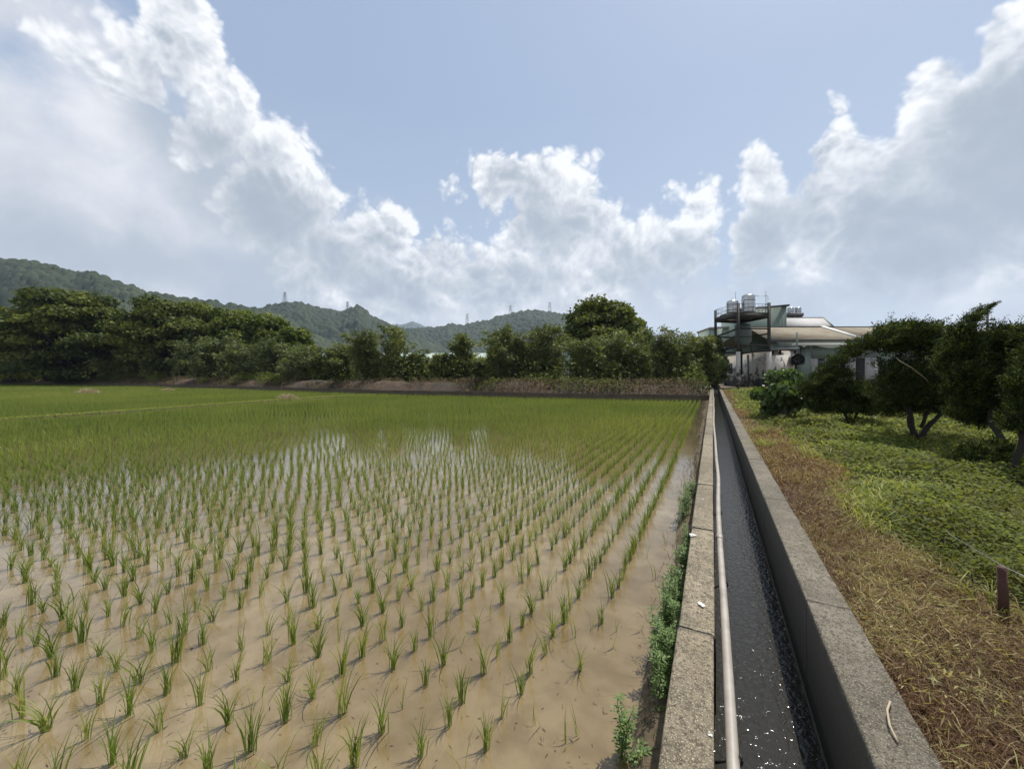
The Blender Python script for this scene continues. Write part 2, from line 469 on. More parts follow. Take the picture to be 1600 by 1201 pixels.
M = {}
def make_materials():
    # muddy paddy water: silt seen through a thin film of still water
    m, q, b = mat('muddy_water', (.3, .22, .14), .06)
    co = q.node('ShaderNodeNewGeometry').outputs['Position']
    n1 = q.noise(co, .55, 4, .55); n2 = q.noise(co, 4, 5, .55); n3 = q.noise(co, 60, 3, .6)
    c = q.mix(q.ramp(n1, .35, .65), (.160, .115, .053), (.235, .18, .098))
    c = q.mix(q.ramp(n2, .4, .65, 0, .75), c, (.125, .088, .038))
    c = q.mix(q.ramp(n3, .55, .72, 0, .22), c, (.13, .09, .052))
    nn = q.bump(q.noise(co, 2.0, 2, .5), .05, .01)
    nn = q.bump(q.noise(co, 14, 2, .5), .10, .002, nn)
    t = m.node_tree
    df = q.node('ShaderNodeBsdfDiffuse'); q.put(df.inputs[0], c)
    gl = q.node('ShaderNodeBsdfGlossy'); q.put(gl.inputs['Roughness'], q.ramp(n2, .3, .7, .05, .12)); q.put(gl.inputs['Normal'], nn)
    fr = q.node('ShaderNodeFresnel'); fr.inputs[0].default_value = 1.33; q.put(fr.inputs['Normal'], nn)
    mx = q.node('ShaderNodeMixShader'); q.put(mx.inputs[0], q.m('ADD', q.m('MULTIPLY', fr.outputs[0], 1.7), .03, clamp=True))
    t.links.new(df.outputs[0], mx.inputs[1]); t.links.new(gl.outputs[0], mx.inputs[2])
    t.links.new(mx.outputs[0], [n_ for n_ in t.nodes if n_.type == 'OUTPUT_MATERIAL'][0].inputs[0])
    M['paddy'] = m
    # dark running water
    m, q, b = mat('canal_water', (.026, .024, .019), .09)
    co = q.node('ShaderNodeNewGeometry').outputs['Position']
    b.inputs['IOR'].default_value = 1.33
    st = q.v('MULTIPLY', co, (1, .8, 1))
    nn = q.bump(q.noise(st, 6, 2, .5, dist=.5), .15, .02)
    q.put(b.inputs['Normal'], q.bump(q.noise(st, 26, 3, .5, dist=.6), 1.0, .0075, nn))
    M['canal_water'] = m
    # old concrete, speckled with pale grit and dark lichen
    def concrete(name, c1, c2, lich, amt, stretch=None, shade_wet=True):
        m, q, b = mat(name, c1, .9)
        co = q.node('ShaderNodeNewGeometry').outputs['Position']
        if stretch: co = q.v('MULTIPLY', co, stretch)
        big = q.noise(co, 2.2, 4, .6); mid = q.noise(co, 38, 5, .7); fin = q.noise(co, 140, 3, .7)
        c = q.mix(q.ramp(big, .35, .65), c1, c2)
        c = q.mix(q.ramp(q.noise(co, .9, 5, .65), .46, .62, 0, .65), c, tuple(v * .5 for v in c1))
        c = q.mix(q.ramp(q.noise(co, 5.5, 5, .7), .53, .62, 0, .55), c, (.075, .068, .04))
        c = q.mix(q.ramp(mid, .50, .60, 0, amt), c, lich)
        c = q.mix(q.ramp(fin, .52, .66, 0, .75), c, tuple(min(1, v * 1.9) for v in c2))
        c = q.mix(q.ramp(q.noise(co, 75, 4, .7), .54, .62, 0, .8), c, tuple(v * .55 for v in lich))
        if shade_wet:      # shade painted into the faces below the coping, plus a wet water-line band
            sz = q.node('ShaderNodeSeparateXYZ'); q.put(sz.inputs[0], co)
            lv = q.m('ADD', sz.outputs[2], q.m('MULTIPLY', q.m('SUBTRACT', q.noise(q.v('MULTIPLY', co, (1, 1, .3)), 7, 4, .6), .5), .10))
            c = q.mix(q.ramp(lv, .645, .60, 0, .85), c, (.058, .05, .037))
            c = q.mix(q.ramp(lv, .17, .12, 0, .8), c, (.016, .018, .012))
        q.put(b.inputs['Base Color'], c)
        nn = q.bump(mid, .5, .006)
        q.put(b.inputs['Normal'], q.bump(fin, .6, .003, nn))
        return m
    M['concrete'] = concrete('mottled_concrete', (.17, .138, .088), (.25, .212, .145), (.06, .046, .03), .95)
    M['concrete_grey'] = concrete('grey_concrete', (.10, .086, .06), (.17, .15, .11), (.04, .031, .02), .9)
    M['concrete_dark'] = concrete('damp_concrete', (.06, .043, .026), (.09, .068, .042), (.022, .017, .01), .8, (1, .5, 3), False)
    M['rubber'] = mat('black_rubber', (.02, .02, .02), .6)[0]
    m, q, b = mat('pvc_pipe', (.4, .34, .28), .45)
    co = q.node('ShaderNodeTexCoord').outputs['Object']
    q.put(b.inputs['Base Color'], q.mix(q.ramp(q.noise(co, 5, 6, .65), .42, .66, 0, .85), (.34, .31, .265), (.23, .20, .165)))
    M['pvc'] = m
    M['white_paint'] = worn('white_splash', (.6, .6, .57), (.42, .41, .38), 30, .8)
    M['dry_stalk'] = mat('dry_stalk', (.36, .29, .19), .8)[0]
    # soils
    m, q, b = mat('field_soil', (.12, .08, .05), .95)
    co = q.node('ShaderNodeNewGeometry').outputs['Position']
    c = q.mix(q.ramp(q.noise(co, 1.2, 5, .6), .35, .65), (.085, .06, .035), (.14, .10, .055))
    c = q.mix(q.ramp(q.noise(co, 18, 4, .65), .45, .65, 0, .8), c, (.045, .04, .018))
    q.put(b.inputs['Base Color'], c); q.put(b.inputs['Normal'], q.bump(q.noise(co, 30, 4, .7), .7, .02))
    M['soil'] = m
    m, q, b = mat('meadow', (.06, .08, .03), .95)
    co = q.node('ShaderNodeNewGeometry').outputs['Position']
    c = q.mix(q.ramp(q.noise(co, .12, 5, .6), .35, .65), (.05, .075, .022), (.09, .10, .035))
    c = q.mix(q.ramp(q.noise(co, 3, 4, .65), .45, .65, 0, .6), c, (.10, .075, .045))
    q.put(b.inputs['Base Color'], c); q.put(b.inputs['Normal'], q.bump(q.noise(co, 8, 4, .7), .8, .08))
    M['meadow'] = m
    m, q, b = mat('red_earth', (.16, .09, .055), .95)
    co = q.node('ShaderNodeNewGeometry').outputs['Position']
    c = q.mix(q.ramp(q.noise(co, .35, 5, .6), .38, .6), (.105, .056, .031), (.045, .033, .02))
    c = q.mix(q.ramp(q.noise(co, 2.4, 4, .7), .44, .58, 0, .9), c, (.035, .027, .016))
    q.put(b.inputs['Base Color'], c); q.put(b.inputs['Normal'], q.bump(q.noise(co, 4, 5, .7), .9, .12))
    M['earth'] = m
    M['bark'] = worn('bark', (.022, .018, .014), (.042, .034, .026), 9, .95, bump=.6, bdist=.02, fine=40)
    M['bark_pale'] = worn('pale_bark', (.13, .11, .085), (.08, .07, .05), 9, .95, bump=.5, bdist=.02, fine=40)
    # leaves
    M['rice'] = leaf_mat('rice_leaf', [(.085, .13, .028), (.135, .19, .040), (.20, .25, .058), (.33, .32, .10)], .45, .5, .3)
    M['big_leaf'] = leaf_mat('broad_leaf', [(.022, .036, .010), (.052, .074, .017), (.105, .13, .028), (.19, .205, .045)], .35, .6, .2)
    M['olive_leaf'] = leaf_mat('olive_leaf', [(.045, .068, .015), (.08, .112, .024), (.125, .16, .034), (.19, .215, .05)], .35, .6, .2)
    M['bamboo_leaf'] = leaf_mat('bamboo_leaf', [(.038, .054, .018), (.082, .108, .034), (.145, .175, .058), (.25, .27, .10)], .35, .55, .25)
    M['bamboo_leaf_pale'] = leaf_mat('pale_bamboo_leaf', [(.045, .065, .026), (.088, .115, .044), (.13, .165, .066), (.20, .23, .10)], .35, .55, .25)
    M['juniper'] = leaf_mat('juniper_needles', [(.009, .017, .007), (.018, .033, .010), (.052, .076, .017), (.19, .20, .045)], .26, .7, .15)
    M['elder_leaf'] = leaf_mat('elder_leaf', [(.05, .085, .02), (.08, .13, .032), (.11, .165, .05)], .35, .4, .5)
    M['creeper'] = leaf_mat('creeper_leaf', [(.05, .075, .024), (.115, .15, .044), (.205, .24, .072), (.34, .35, .13)], .45, .7, .15, patch=(.8, (.12, .13, .035)))
    M['dry_grass'] = leaf_mat('dry_grass', [(.04, .024, .014), (.085, .052, .028), (.17, .108, .055), (.31, .235, .11), (.28, .265, .08)], .3, .7, .2, patch=(1.6, (.10, .045, .022)))
    M['red_grass'] = leaf_mat('russet_grass', [(.08, .042, .02), (.16, .085, .036), (.26, .165, .06), (.32, .27, .09)], .3, .7, .2)
    M['lime_grass'] = leaf_mat('lime_grass', [(.15, .20, .03), (.24, .27, .05), (.34, .33, .08)], .45, .5, .3)
    M['weed_leaf'] = leaf_mat('weed_leaf', [(.07, .125, .03), (.12, .20, .05), (.18, .26, .075)], .35, .5, .35)
    M['pale_curl'] = leaf_mat('pale_curl', [(.10, .06, .03), (.20, .14, .07), (.34, .27, .13), (.43, .38, .19), (.30, .31, .09)], .35, .6, .25)
    M['straw'] = leaf_mat('straw', [(.20, .16, .10), (.32, .26, .17), (.42, .36, .25)], .2, .8, .2)
    M['brush'] = leaf_mat('dry_brush', [(.035, .026, .016), (.075, .052, .03), (.16, .12, .07), (.085, .10, .035)], .2, .8, .2)
    # buildings
    m, q, b = mat('flaking_whitewash', (.5, .48, .44), .9)
    co = q.node('ShaderNodeTexCoord').outputs['Object']
    z = q.node('ShaderNodeSeparateXYZ'); q.put(z.inputs[0], co)
    low = q.ramp(z.outputs[2], .3, 3.6, .10, -.10)
    k = q.m('ADD', q.noise(co, 1.1, 7, .72), low)
    c = q.mix(q.ramp(k, .50, .56), (.50, .47, .42), (.07, .068, .07))
    c = q.mix(q.ramp(q.noise(co, 6, 5, .7), .5, .7, 0, .5), c, (.25, .21, .18))
    q.put(b.inputs['Base Color'], c); M['flaking'] = m
    def sheet(name, c1, c2, pitch=.25, vert=True, rough=.55, dirt=.5, rib=.3):
        m, q, b = mat(name, c1, rough, .0)
        co = q.node('ShaderNodeTexCoord').outputs['Object']
        s = q.node('ShaderNodeSeparateXYZ'); q.put(s.inputs[0], co)
        along = q.m('ADD', s.outputs[0], s.outputs[1])
        w_ = q.m('SINE', q.m('MULTIPLY', along, 2 * math.pi / pitch))
        n = q.noise(q.v('MULTIPLY', co, (1, 1, .25)), .9, 6, .65)
        c = q.mix(q.ramp(n, .38, .68, 0, 1), c1, c2)
        c = q.mix(q.ramp(q.noise(co, 7, 4, .7), .5, .75, 0, dirt), c, tuple(v * .5 for v in c2))
        q.put(b.inputs['Base Color'], c); q.put(b.inputs['Normal'], q.bump(w_, rib, .03))
        return m
    M['green_sheet'] = sheet('green_corrugated_sheet', (.155, .21, .175), (.20, .25, .215), .3)
    M['green_dark'] = sheet('dark_green_sheet', (.09, .12, .10), (.13, .16, .135), .3)
    M['rust_roof'] = sheet('rusty_roof_sheet', (.215, .19, .13), (.14, .10, .06), .5, rough=.95, dirt=.6, rib=.08)
    M['pale_roof'] = sheet('pale_roof_sheet', (.40, .39, .38), (.30, .28, .26), .5, rough=.9, dirt=.3, rib=.08)
    M['mint_roof'] = sheet('mint_roof_sheet', (.24, .31, .25), (.33, .38, .33), .5, dirt=.4)
    M['white_wall'] = worn('white_wall', (.40, .40, .39), (.30, .30, .29), 1.0, .85, fine=14)
    M['grey_wall'] = worn('grey_wall', (.17, .17, .17), (.23, .23, .22), .8, .85, fine=14)
    M['blue_grey'] = sheet('blue_grey_sheet', (.17, .20, .21), (.21, .24, .25), .3)
    M['dark_steel'] = worn('dark_steel', (.02, .019, .017), (.04, .03, .022), 3, .7, fine=20)
    M['rust'] = worn('rust', (.055, .022, .013), (.085, .035, .02), 14, .85, bump=.5, fine=80)
    M['trim_dark'] = mat('dark_trim', (.05, .055, .055), .6)[0]
    M['trim_pale'] = mat('pale_trim', (.5, .5, .46), .6)[0]
    M['void'] = mat('dark_interior', (.015, .015, .015), .9)[0]
    M['glass'] = mat('dark_window_glass', (.02, .025, .03), .08)[0]
    M['steel'] = worn('stainless_steel', (.60, .60, .60), (.45, .45, .45), 2, .26, .95, fine=10, bump=.0)
    M['galv'] = worn('galvanised_steel', (.32, .32, .32), (.24, .24, .24), 5, .5, .6)
make_materials()


# ------------------------------------------------------------------ the land
def strip_mesh(pts, offs, noise=.0, seed=0):
    """pts (n,2) along a line, offs list of (outward offset, z); returns V, quads"""
    pts = np.asarray(pts, float)
    T = np.gradient(pts, axis=0); T = unit(T); Nn = np.stack([T[:, 1], -T[:, 0]], 1)
    V = []
    for o, z in offs:
        p = pts + Nn * o
        zz = np.full(len(p), float(z))
        if noise and z > .5 and o < 30:
            zz += noise * (fbm(p[:, 0] * .45 + 7, p[:, 1] * .45, 4, seed) - .5) * min(1.0, z)
        V.append(np.concatenate([p, zz[:, None]], 1))
    n, k = len(pts), len(offs)
    V = np.concatenate(V)
    i = np.arange(n - 1)[None, :] + n * np.arange(k - 1)[:, None]
    i = i.ravel()
    return V, np.stack([i, i + 1, i + n + 1, i + n], 1)
def resample(p, step):
    p = np.asarray(p, float); s = np.concatenate([[0], np.cumsum(np.linalg.norm(np.diff(p, axis=0), axis=1))])
    t = np.linspace(0, s[-1], max(2, int(s[-1] / step)))
    return np.stack([np.interp(t, s, p[:, j]) for j in range(p.shape[1])], 1)

BANK_PX = [(-330, 110), (-150, 92), (0, 78), (190, 66), (400, 49), (600, 38.5), (780, 34.5), (940, 31.5), (1100, 29.8)]
bank_line = [tuple(at(px, d)[:2]) for px, d in BANK_PX] + [(-.19, 33.35)]
BANK = resample(bank_line, .5)
def bank_depth(px):
    xs = [a for a, _ in BANK_PX]; return 1 / np.interp(px, xs, [1 / d for _, d in BANK_PX])
BUND1 = [tuple(at(px, d)[:2]) for px, d in [(-260, 13.3), (0, 17.7), (200, 21.9), (400, 29.1), (500, 34.5), (585, 38.4)]]
BUND2 = [tuple(at(px, d)[:2]) for px, d in [(-260, 33), (0, 38.5), (130, 42), (250, 50), (360, 52)]]

def land():
    b = MB(); b.add([(-5800, -400, -.5), (5800, -400, -.5), (5800, 5800, -.5), (-5800, 5800, -.5)], [(0, 1, 2, 3)])
    tag(b.build('ground', M['meadow']), kind='structure')
    # paddy water
    b = MB(); b.add([(-230, -10, 0), (-.18, -10, 0), (-.18, 34, 0), (-230, 150, 0)], [(0, 1, 2, 3)])
    tag(b.build('paddy_water', M['paddy']), kind='structure')
    # bank beyond the paddy
    V, F = strip_mesh(BANK, [(-.15, .40), (-.45, .62), (-.9, .9), (-1.4, 1.2), (-2.2, 1.3), (-3.2, 1.15), (-6, 1.0)], .5, 3)
    tag(link('earth_bank', mesh_np('earth_bank', V, F[:, ::-1], M['earth'], smooth=True)), kind='structure')
    V, F = strip_mesh(BANK, [(-5.5, .85), (-6, .985), (-60, .985)], 0)
    
    b = MB(); b.add(V, F[:, ::-1])
    P0, P1 = BANK[0], BANK[-1]
    b.add([(P0[0] - 40, P0[1] + 50, .98), (-5600, 600, .98), (-5600, 5700, .98), (.5, 5700, .98), (-.2, 60, .98), (-.2, 88, .98)],
          [(0, 5, 2, 1)], [(5, 3, 2)])
    tag(b.build('far_field', M['meadow']), kind='structure')
    w = MB()
    Vw, Fw = strip_mesh(BANK, [(0, -.1), (0, .5), (-.18, .5), (-.18, .3)], 0)
    Vw = Vw.copy(); w.add(Vw, Fw[:, ::-1])
    tag(w.build('retaining_wall', M['concrete_dark'], offset=(BANK[-1][0], BANK[-1][1], 0)),
        'low dark damp retaining wall along the far edge of the rice paddy under the red earth bank', 'retaining wall')
    # field right of the canal
    xs = np.concatenate([np.arange(.78, 6, .12), np.arange(6, 16, .4), [18, 24, 34, 60, 120, 400, 1500, 5700]])
    ys = np.concatenate([[-60, -20], np.arange(-4, 14, .14), np.arange(14, 34, .4), [36, 40, 50, 60, 90, 150, 400, 1500, 5700]])
    X, Y = np.meshgrid(xs, ys); Z = .575 + .08 * (fbm(X * .9, Y * .9, 4, 11) - .5) * np.clip((X - .78) / .5, 0, 1) * (X < 16)
    V = np.stack([X.ravel(), Y.ravel(), Z.ravel()], 1); n = len(xs)
    i = (np.arange(len(ys) - 1)[:, None] * n + np.arange(n - 1)[None]).ravel()
    tag(link('field_ground', mesh_np('field_ground', V, np.stack([i, i + 1, i + n + 1, i + n], 1), M['soil'], smooth=True)), kind='structure')
    # canal
    b = MB(); b.add([(0.0, -8, .035), (.56, -8, .035), (.56, 75, .035), (.0, 75, .035)], [(0, 1, 2, 3)])
    tag(b.build('canal_water', M['canal_water']), kind='structure')
    # muddy ledge at the foot of the wall
    ys = np.arange(-6, 33.2, .25)
    wd = .10 + .20 * fbm(ys * .5, ys * 0 + 2, 3, 5) + .10 * np.exp(-((ys - 3) / 2.2) ** 2)
    wd += np.clip((ys - 9) / 10, 0, 1) * .18
    V = np.concatenate([np.stack([np.full_like(ys, -.17), ys, np.full_like(ys, .14)], 1), np.stack([-.18 - wd * .6, ys, np.full_like(ys, .09)], 1),
                        np.stack([-.18 - wd, ys, np.full_like(ys, -.03)], 1)])
    n = len(ys); i = np.concatenate([np.arange(n - 1), np.arange(n - 1) + n])
    tag(link('mud_ledge', mesh_np('mud_ledge', V, np.stack([i, i + 1, i + n + 1, i + n], 1), M['soil'], smooth=True)), kind='structure')
    # bunds
    for nm, ln, s in (('paddy_bund', BUND1, 1), ('paddy_bund', BUND2, 2)):
        p = resample(ln, .5)
        p = p + .12 * (np.stack([fbm(p[:, 0] * .3, p[:, 1] * .3, 2, s), fbm(p[:, 0] * .3, p[:, 1] * .3 + 9, 2, s)], 1) - .5)
        V, F = strip_mesh(p, [(.26, -.03), (.14, .09), (-.14, .09), (-.26, -.03)])
        o = tag(link(nm, mesh_np(nm, V, F[:, ::-1], M['earth'], smooth=True)), kind='structure')
land()


def cast_wall(x0, x1, y0, y1, z0, z1):
    """a length of cast concrete wall with slightly uneven, worn and chipped top edges"""
    st = .035 if y0 < 9 else (.12 if y0 < 20 else .6)
    ys = np.linspace(y0, y1, max(2, int((y1 - y0) / st))); n = len(ys); b = .009
    def wear(s): 
        f = fbm(ys * 3.1 + s * 9, ys * 0 + s, 4, 71 + s); return np.clip(f - .42, 0, 1) * .03 + np.clip(vnoise(ys * 9 + s * 5, ys * 0 + s, 81 + s) - .86, 0, 1) * .10
    a, c = wear(1), wear(2); wob = .004 * (fbm(ys * .8, ys * 0 + x0, 3, 90) - .5); zt = z1 + .004 * (fbm(ys * 2, ys * 0, 3, 92) - .5)
    cols = [(x0 + wob, ys * 0 + z0), (x0 + wob, zt - b - a), (x0 + wob + .3 * b + a * .4, zt - .3 * b - a * .5), (x0 + wob + b + a, zt), (x1 + wob - b - c, zt),
            (x1 + wob - .3 * b - c * .4, zt - .3 * b - c * .5), (x1 + wob, zt - b - c), (x1 + wob, ys * 0 + z0)]
    V = np.concatenate([np.stack([x, ys, z], 1) for x, z in cols]); q_ = []
    for k in range(7):
        for i in range(n - 1): q_.append((k * n + i, (k + 1) * n + i, (k + 1) * n + i + 1, k * n + i + 1))
    t_ = []
    for e, fl in ((0, 1), (n - 1, 0)):
        for k in range(1, 7):
            tri = (e, k * n + e, (k + 1) * n + e); t_.append(tri if fl else tri[::-1])
    return MB().add(V, q_, t_)


def canal():
    # left wall: precast segments with a rubber joint between them
    joints = [2.52 - 1.68 * 3, 2.52 - 1.68 * 2, 2.52 - 1.68] + [2.52 + 1.68 * k for k in range(0, 27)]
    t = empty('canal_wall', (-.09, 0, 0))
    tag(t, 'speckled concrete canal wall between the rice paddy and the water, with a pale pipe beside it', 'wall')
    rr = random.Random(3)
    for y0, y1 in zip(joints[:-1], joints[1:]):
        dz = rr.uniform(-.004, .004); dx = rr.uniform(-.003, .003)
        b = cast_wall(-.183 + dx, .008 + dx, y0 + .007, y1 - .007, -.12, .65 + dz)
        o = b.build('wall_segment', M['concrete'], t, offset=(-.09, 0, 0)); o.location = (0, 0, 0)
    for y in joints[1:]:
        if y > 14: continue
        b = MB(); pts = [(-.187, y, .25), (-.187, y, .63), (-.172, y, .648), (-.09, y, .653), (-.006, y, .648), (.012, y, .63), (.012, y, .2)]
        b.tube(pts, .0065, 6)
        o = b.build('joint_seal', M['rubber'], t, offset=(-.09, 0, 0)); o.location = (0, 0, 0)
    # white paint splashes on the top
    for (px, py, s) in ((1095, 946, .02), (1083, 838, .024), (1110, 1148, .007), (1098, 780, .010)):
        d = FPX * 1.5 / (py - 583); c = at(px, d, .6545)
        m_ = MB()
        for k in range(5):
            cx, cy = c[0] + rr.uniform(-1, 1) * s * .8, c[1] + rr.uniform(-1, 1) * s * 1.6; r0 = s * rr.uniform(.4, .9)
            ring = [(cx + r0 * rr.uniform(.6, 1.2) * math.cos(a), cy + r0 * rr.uniform(.8, 1.6) * math.sin(a), .6545 + .0004 * k) for a in np.linspace(0, 2 * math.pi, 10)[:-1]]
            m_.add([(cx, cy, .6552 + .0004 * k)] + ring, None, [(0, 1 + i, 1 + (i + 1) % 9) for i in range(9)])
        o = m_.build('paint_splash', M['white_paint'], t, offset=(-.09, 0, 0)); o.location = (0, 0, 0)
    t = empty('canal_wall', (.67, 0, 0))
    tag(t, 'grey concrete canal wall on the field side, its shaded inner face above dark water', 'wall')
    joints = [-4.5, .9, 3.2, 5.6, 8, 10.4, 12.8, 15.2, 17.6, 20, 24, 28, 32, 38, 46]
    for y0, y1 in zip(joints[:-1], joints[1:]):
        dz = rr.uniform(-.003, .003)
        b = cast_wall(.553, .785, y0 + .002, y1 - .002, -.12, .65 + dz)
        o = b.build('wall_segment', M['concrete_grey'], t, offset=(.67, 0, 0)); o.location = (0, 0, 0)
    # thin lip at the water line
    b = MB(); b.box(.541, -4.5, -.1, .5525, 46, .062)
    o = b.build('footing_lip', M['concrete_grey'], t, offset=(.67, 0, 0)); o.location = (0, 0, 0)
    # pipe
    t = empty('water_pipe', (.05, 0, .55))
    tag(t, 'long pale plastic water pipe lying along the canal side of the wall', 'pipe')
    Y = np.concatenate([np.arange(-3, 12, .3), np.arange(12, 42, 1.)])
    X = .058 + .012 * np.sin(Y * .75 + .6) * np.exp(-Y / 30) + .010 * np.sin(Y * .31) - .002 * np.clip(Y - 3, 0, 6) / 1.
    X += .03 * np.exp(-((Y - 6.6) / 1.1) ** 2) * .7
    Z = .545 + .012 * np.sin(Y * .5) + .03 * np.exp(-((Y - 7) / 3) ** 2) + np.clip((Y - 4) / 10, 0, 1) * .05
    b = MB(); b.tube(np.stack([X, Y, Z], 1), .0255, 14)
    b.build('pipe_run', M['pvc'], t, smooth=True)
    for yc in (4.25, 8.3, 12.4, 17):
        x0, z0 = np.interp(yc, Y, X), np.interp(yc, Y, Z)
        b = MB(); b.tube([(x0, yc - .06, z0), (x0, yc + .06, z0)], .0295, 14)
        b.build('coupling', M['pvc'], t, smooth=True)
    for yc in (1.86, 3.35, 5.0, 7.2, 9.6):
        x0, z0 = np.interp(yc, Y, X), np.interp(yc, Y, Z)
        b = MB()
        arc = [(x0 + .034 * math.cos(a), yc, z0 + .034 * math.sin(a)) for a in np.linspace(-2.4, .7, 9)]
        b.tube([(.009, yc, z0 - .05)] + arc, .006, 6)
        b.build('pipe_hook', M['rubber'], t, smooth=True)
canal()


def twig_and_fence():
    d = FPX * 1.5 / (1130 - 583)
    c = at(1396, d, .66)
    pts = [at(1391, FPX * 1.5 / (1100 - 583), .663), at(1386, FPX * 1.5 / (1118 - 583), .675), at(1390, FPX * 1.5 / (1140 - 583), .67), at(1403, FPX * 1.5 / (1162 - 583), .658)]
    b = MB(); b.tube(resample(pts, .02), .0045, 6)
    tag(b.build('dry_stalk', M['dry_stalk'], offset=c, smooth=True), 'curved pale dry stalk lying on top of the grey canal wall', 'stalk')
    # rusty stake and thin stay wire
    p = at(1567, 2.50, .55)
    b = MB(); top = zat(886, 2.5)
    b.tube([(p[0], p[1], .5), (p[0] + .003, p[1], .7), (p[0] - .004, p[1] + .005, top)], [.025, .024, .0235], 12)
    o = b.build('metal_stake', M['rust'], offset=p, smooth=False); tag(o, 'short rusty round stake standing in dry grass beside the leafy creepers', 'stake')
    a = ptz(1800, 985, 2.0); m_ = np.array([p[0] + .005, p[1] - .02, top + .006]); e = at(1440, 4.2, .66)
    pts = [a, a * .5 + m_ * .5 + (0, 0, -.006), m_, m_ * .5 + e * .5 + (0, 0, -.03), e]
    b = MB(); b.tube(resample(pts, .1), .0022, 5)
    tag(b.build('wire', M['galv'], offset=p, smooth=True), 'thin pale wire stretched past the top of the rusty stake', 'wire')
    p = at(1519, 2.75, .55)
    b = MB(); b.tube([(p[0], p[1], .5), (p[0] + .01, p[1], .62), (p[0] - .004, p[1], .74)], [.007, .006, .004], 6)
    tag(b.build('dead_twig', M['bark'], offset=p), 'thin dark upright twig just left of the rusty stake', 'twig')
twig_and_fence()


# ------------------------------------------------------------------ hills
def hills():
    m, q, b = mat('forested_hill', (.03, .05, .02), .95)
    co = q.node('ShaderNodeNewGeometry').outputs['Position']
    r = q.attr('rnd')
    c = q.mix(r, (.010, .020, .010), (.038, .056, .022))
    c = q.mix(q.ramp(q.noise(co, .15, 4, .7), .4, .65, 0, .5), c, (.02, .03, .013))
    c = q.mix(q.ramp(q.noise(co, .01, 4, .6), .5, .7, 0, .45), c, (.075, .09, .04))
    q.put(b.inputs['Base Color'], c)
    q.put(b.inputs['Normal'], q.bump(q.noise(co, .5, 4, .7), 1.0, 1.2))
    specs = [
        ('far_mountain', 4200, .35, [(560, 520), (600, 512), (620, 508), (637, 505), (645, 502), (655, 505), (665, 510), (675, 513), (700, 520), (760, 540)], 60, 0),
        ('wooded_hill', 560, .55, [(-420, 470), (-200, 420), (0, 406), (50, 408), (85, 417), (117, 426), (150, 427), (175, 438), (207, 447), (225, 457), (270, 464), (322, 470), (350, 475), (400, 481), (450, 500), (520, 540), (580, 575)], 8.5, 5.),
        ('wooded_hill', 950, .5, [(330, 520), (370, 495), (405, 483), (425, 477), (445, 473), (465, 472), (482, 477), (500, 482), (530, 488), (543, 485), (557, 479), (570, 484), (580, 494), (600, 504), (617, 512), (637, 522), (690, 545), (760, 572)], 9.5, 6.5),
        ('wooded_hill', 1250, .5, [(560, 530), (620, 517), (650, 514), (685, 511), (705, 507), (725, 509), (750, 502), (765, 501), (775, 496), (800, 490), (825, 486), (850, 488), (880, 491), (920, 497), (970, 510), (1040, 530), (1120, 560), (1200, 575)], 11, 7.5),
    ]
    for idx, (nm, D, front, prof, cell, amp) in enumerate(specs):
        x0, x1 = prof[0][0], prof[-1][0]
        px = np.linspace(x0, x1, int((x1 - x0) * (1.0 if idx else .6)))
        zr = np.interp(px, [a for a, _ in prof], [zat(y, D) for _, y in prof])
        zr += (fbm(px * .05, px * 0, 3, idx) - .5) * D * .004
        rows = np.concatenate([np.linspace(-1, 0, 130), np.linspace(0, 1, 12)[1:]])
        PX, S = np.meshgrid(px, rows)
        prof_s = np.where(S < 0, np.clip(1 + S, 0, 1) ** 1.0, np.clip(1 - S, 0, 1))
        prof_s = prof_s * prof_s * (3 - 2 * prof_s) * .5 + prof_s * .5
        dep = D * (1 + S * (1 - front) * .6)
        X = (RGT[0] * (PX - 800) / FPX + FWD[0]) * dep; Y = (RGT[1] * (PX - 800) / FPX + FWD[1]) * dep
        fold = (fbm(X / (D * .14), Y / (D * .14), 4, 20 + idx) - .5)
        Z = .9 + (zr[None] - .9) * prof_s * (1 + fold * .9 * (1 - prof_s) * 1.6)
        wd, wv = worley(X / cell, Y / cell, idx + 5)
        wd2, wv2 = worley(X / cell * 2.1, Y / cell * 2.1, idx + 9)
        Z = Z + (amp * (np.clip(1 - wd * wd * 1.3, 0, 1) * (.5 + .8 * wv) - .55) + amp * .3 * np.clip(1 - wd2 * wd2, 0, 1)) * (Z > 3) if amp else Z
        n = PX.shape[1]
        i = (np.arange(len(rows) - 1)[:, None] * n + np.arange(n - 1)[None]).ravel()
        V = np.stack([X.ravel(), Y.ravel(), Z.ravel()], 1)
        rn = (.6 * wv + .4 * wv2).ravel()
        o = link(nm, mesh_np(nm, V, np.stack([i, i + 1, i + n + 1, i + n], 1), m, rnd=rn, smooth=True))
        tag(o, kind='structure')
hills()


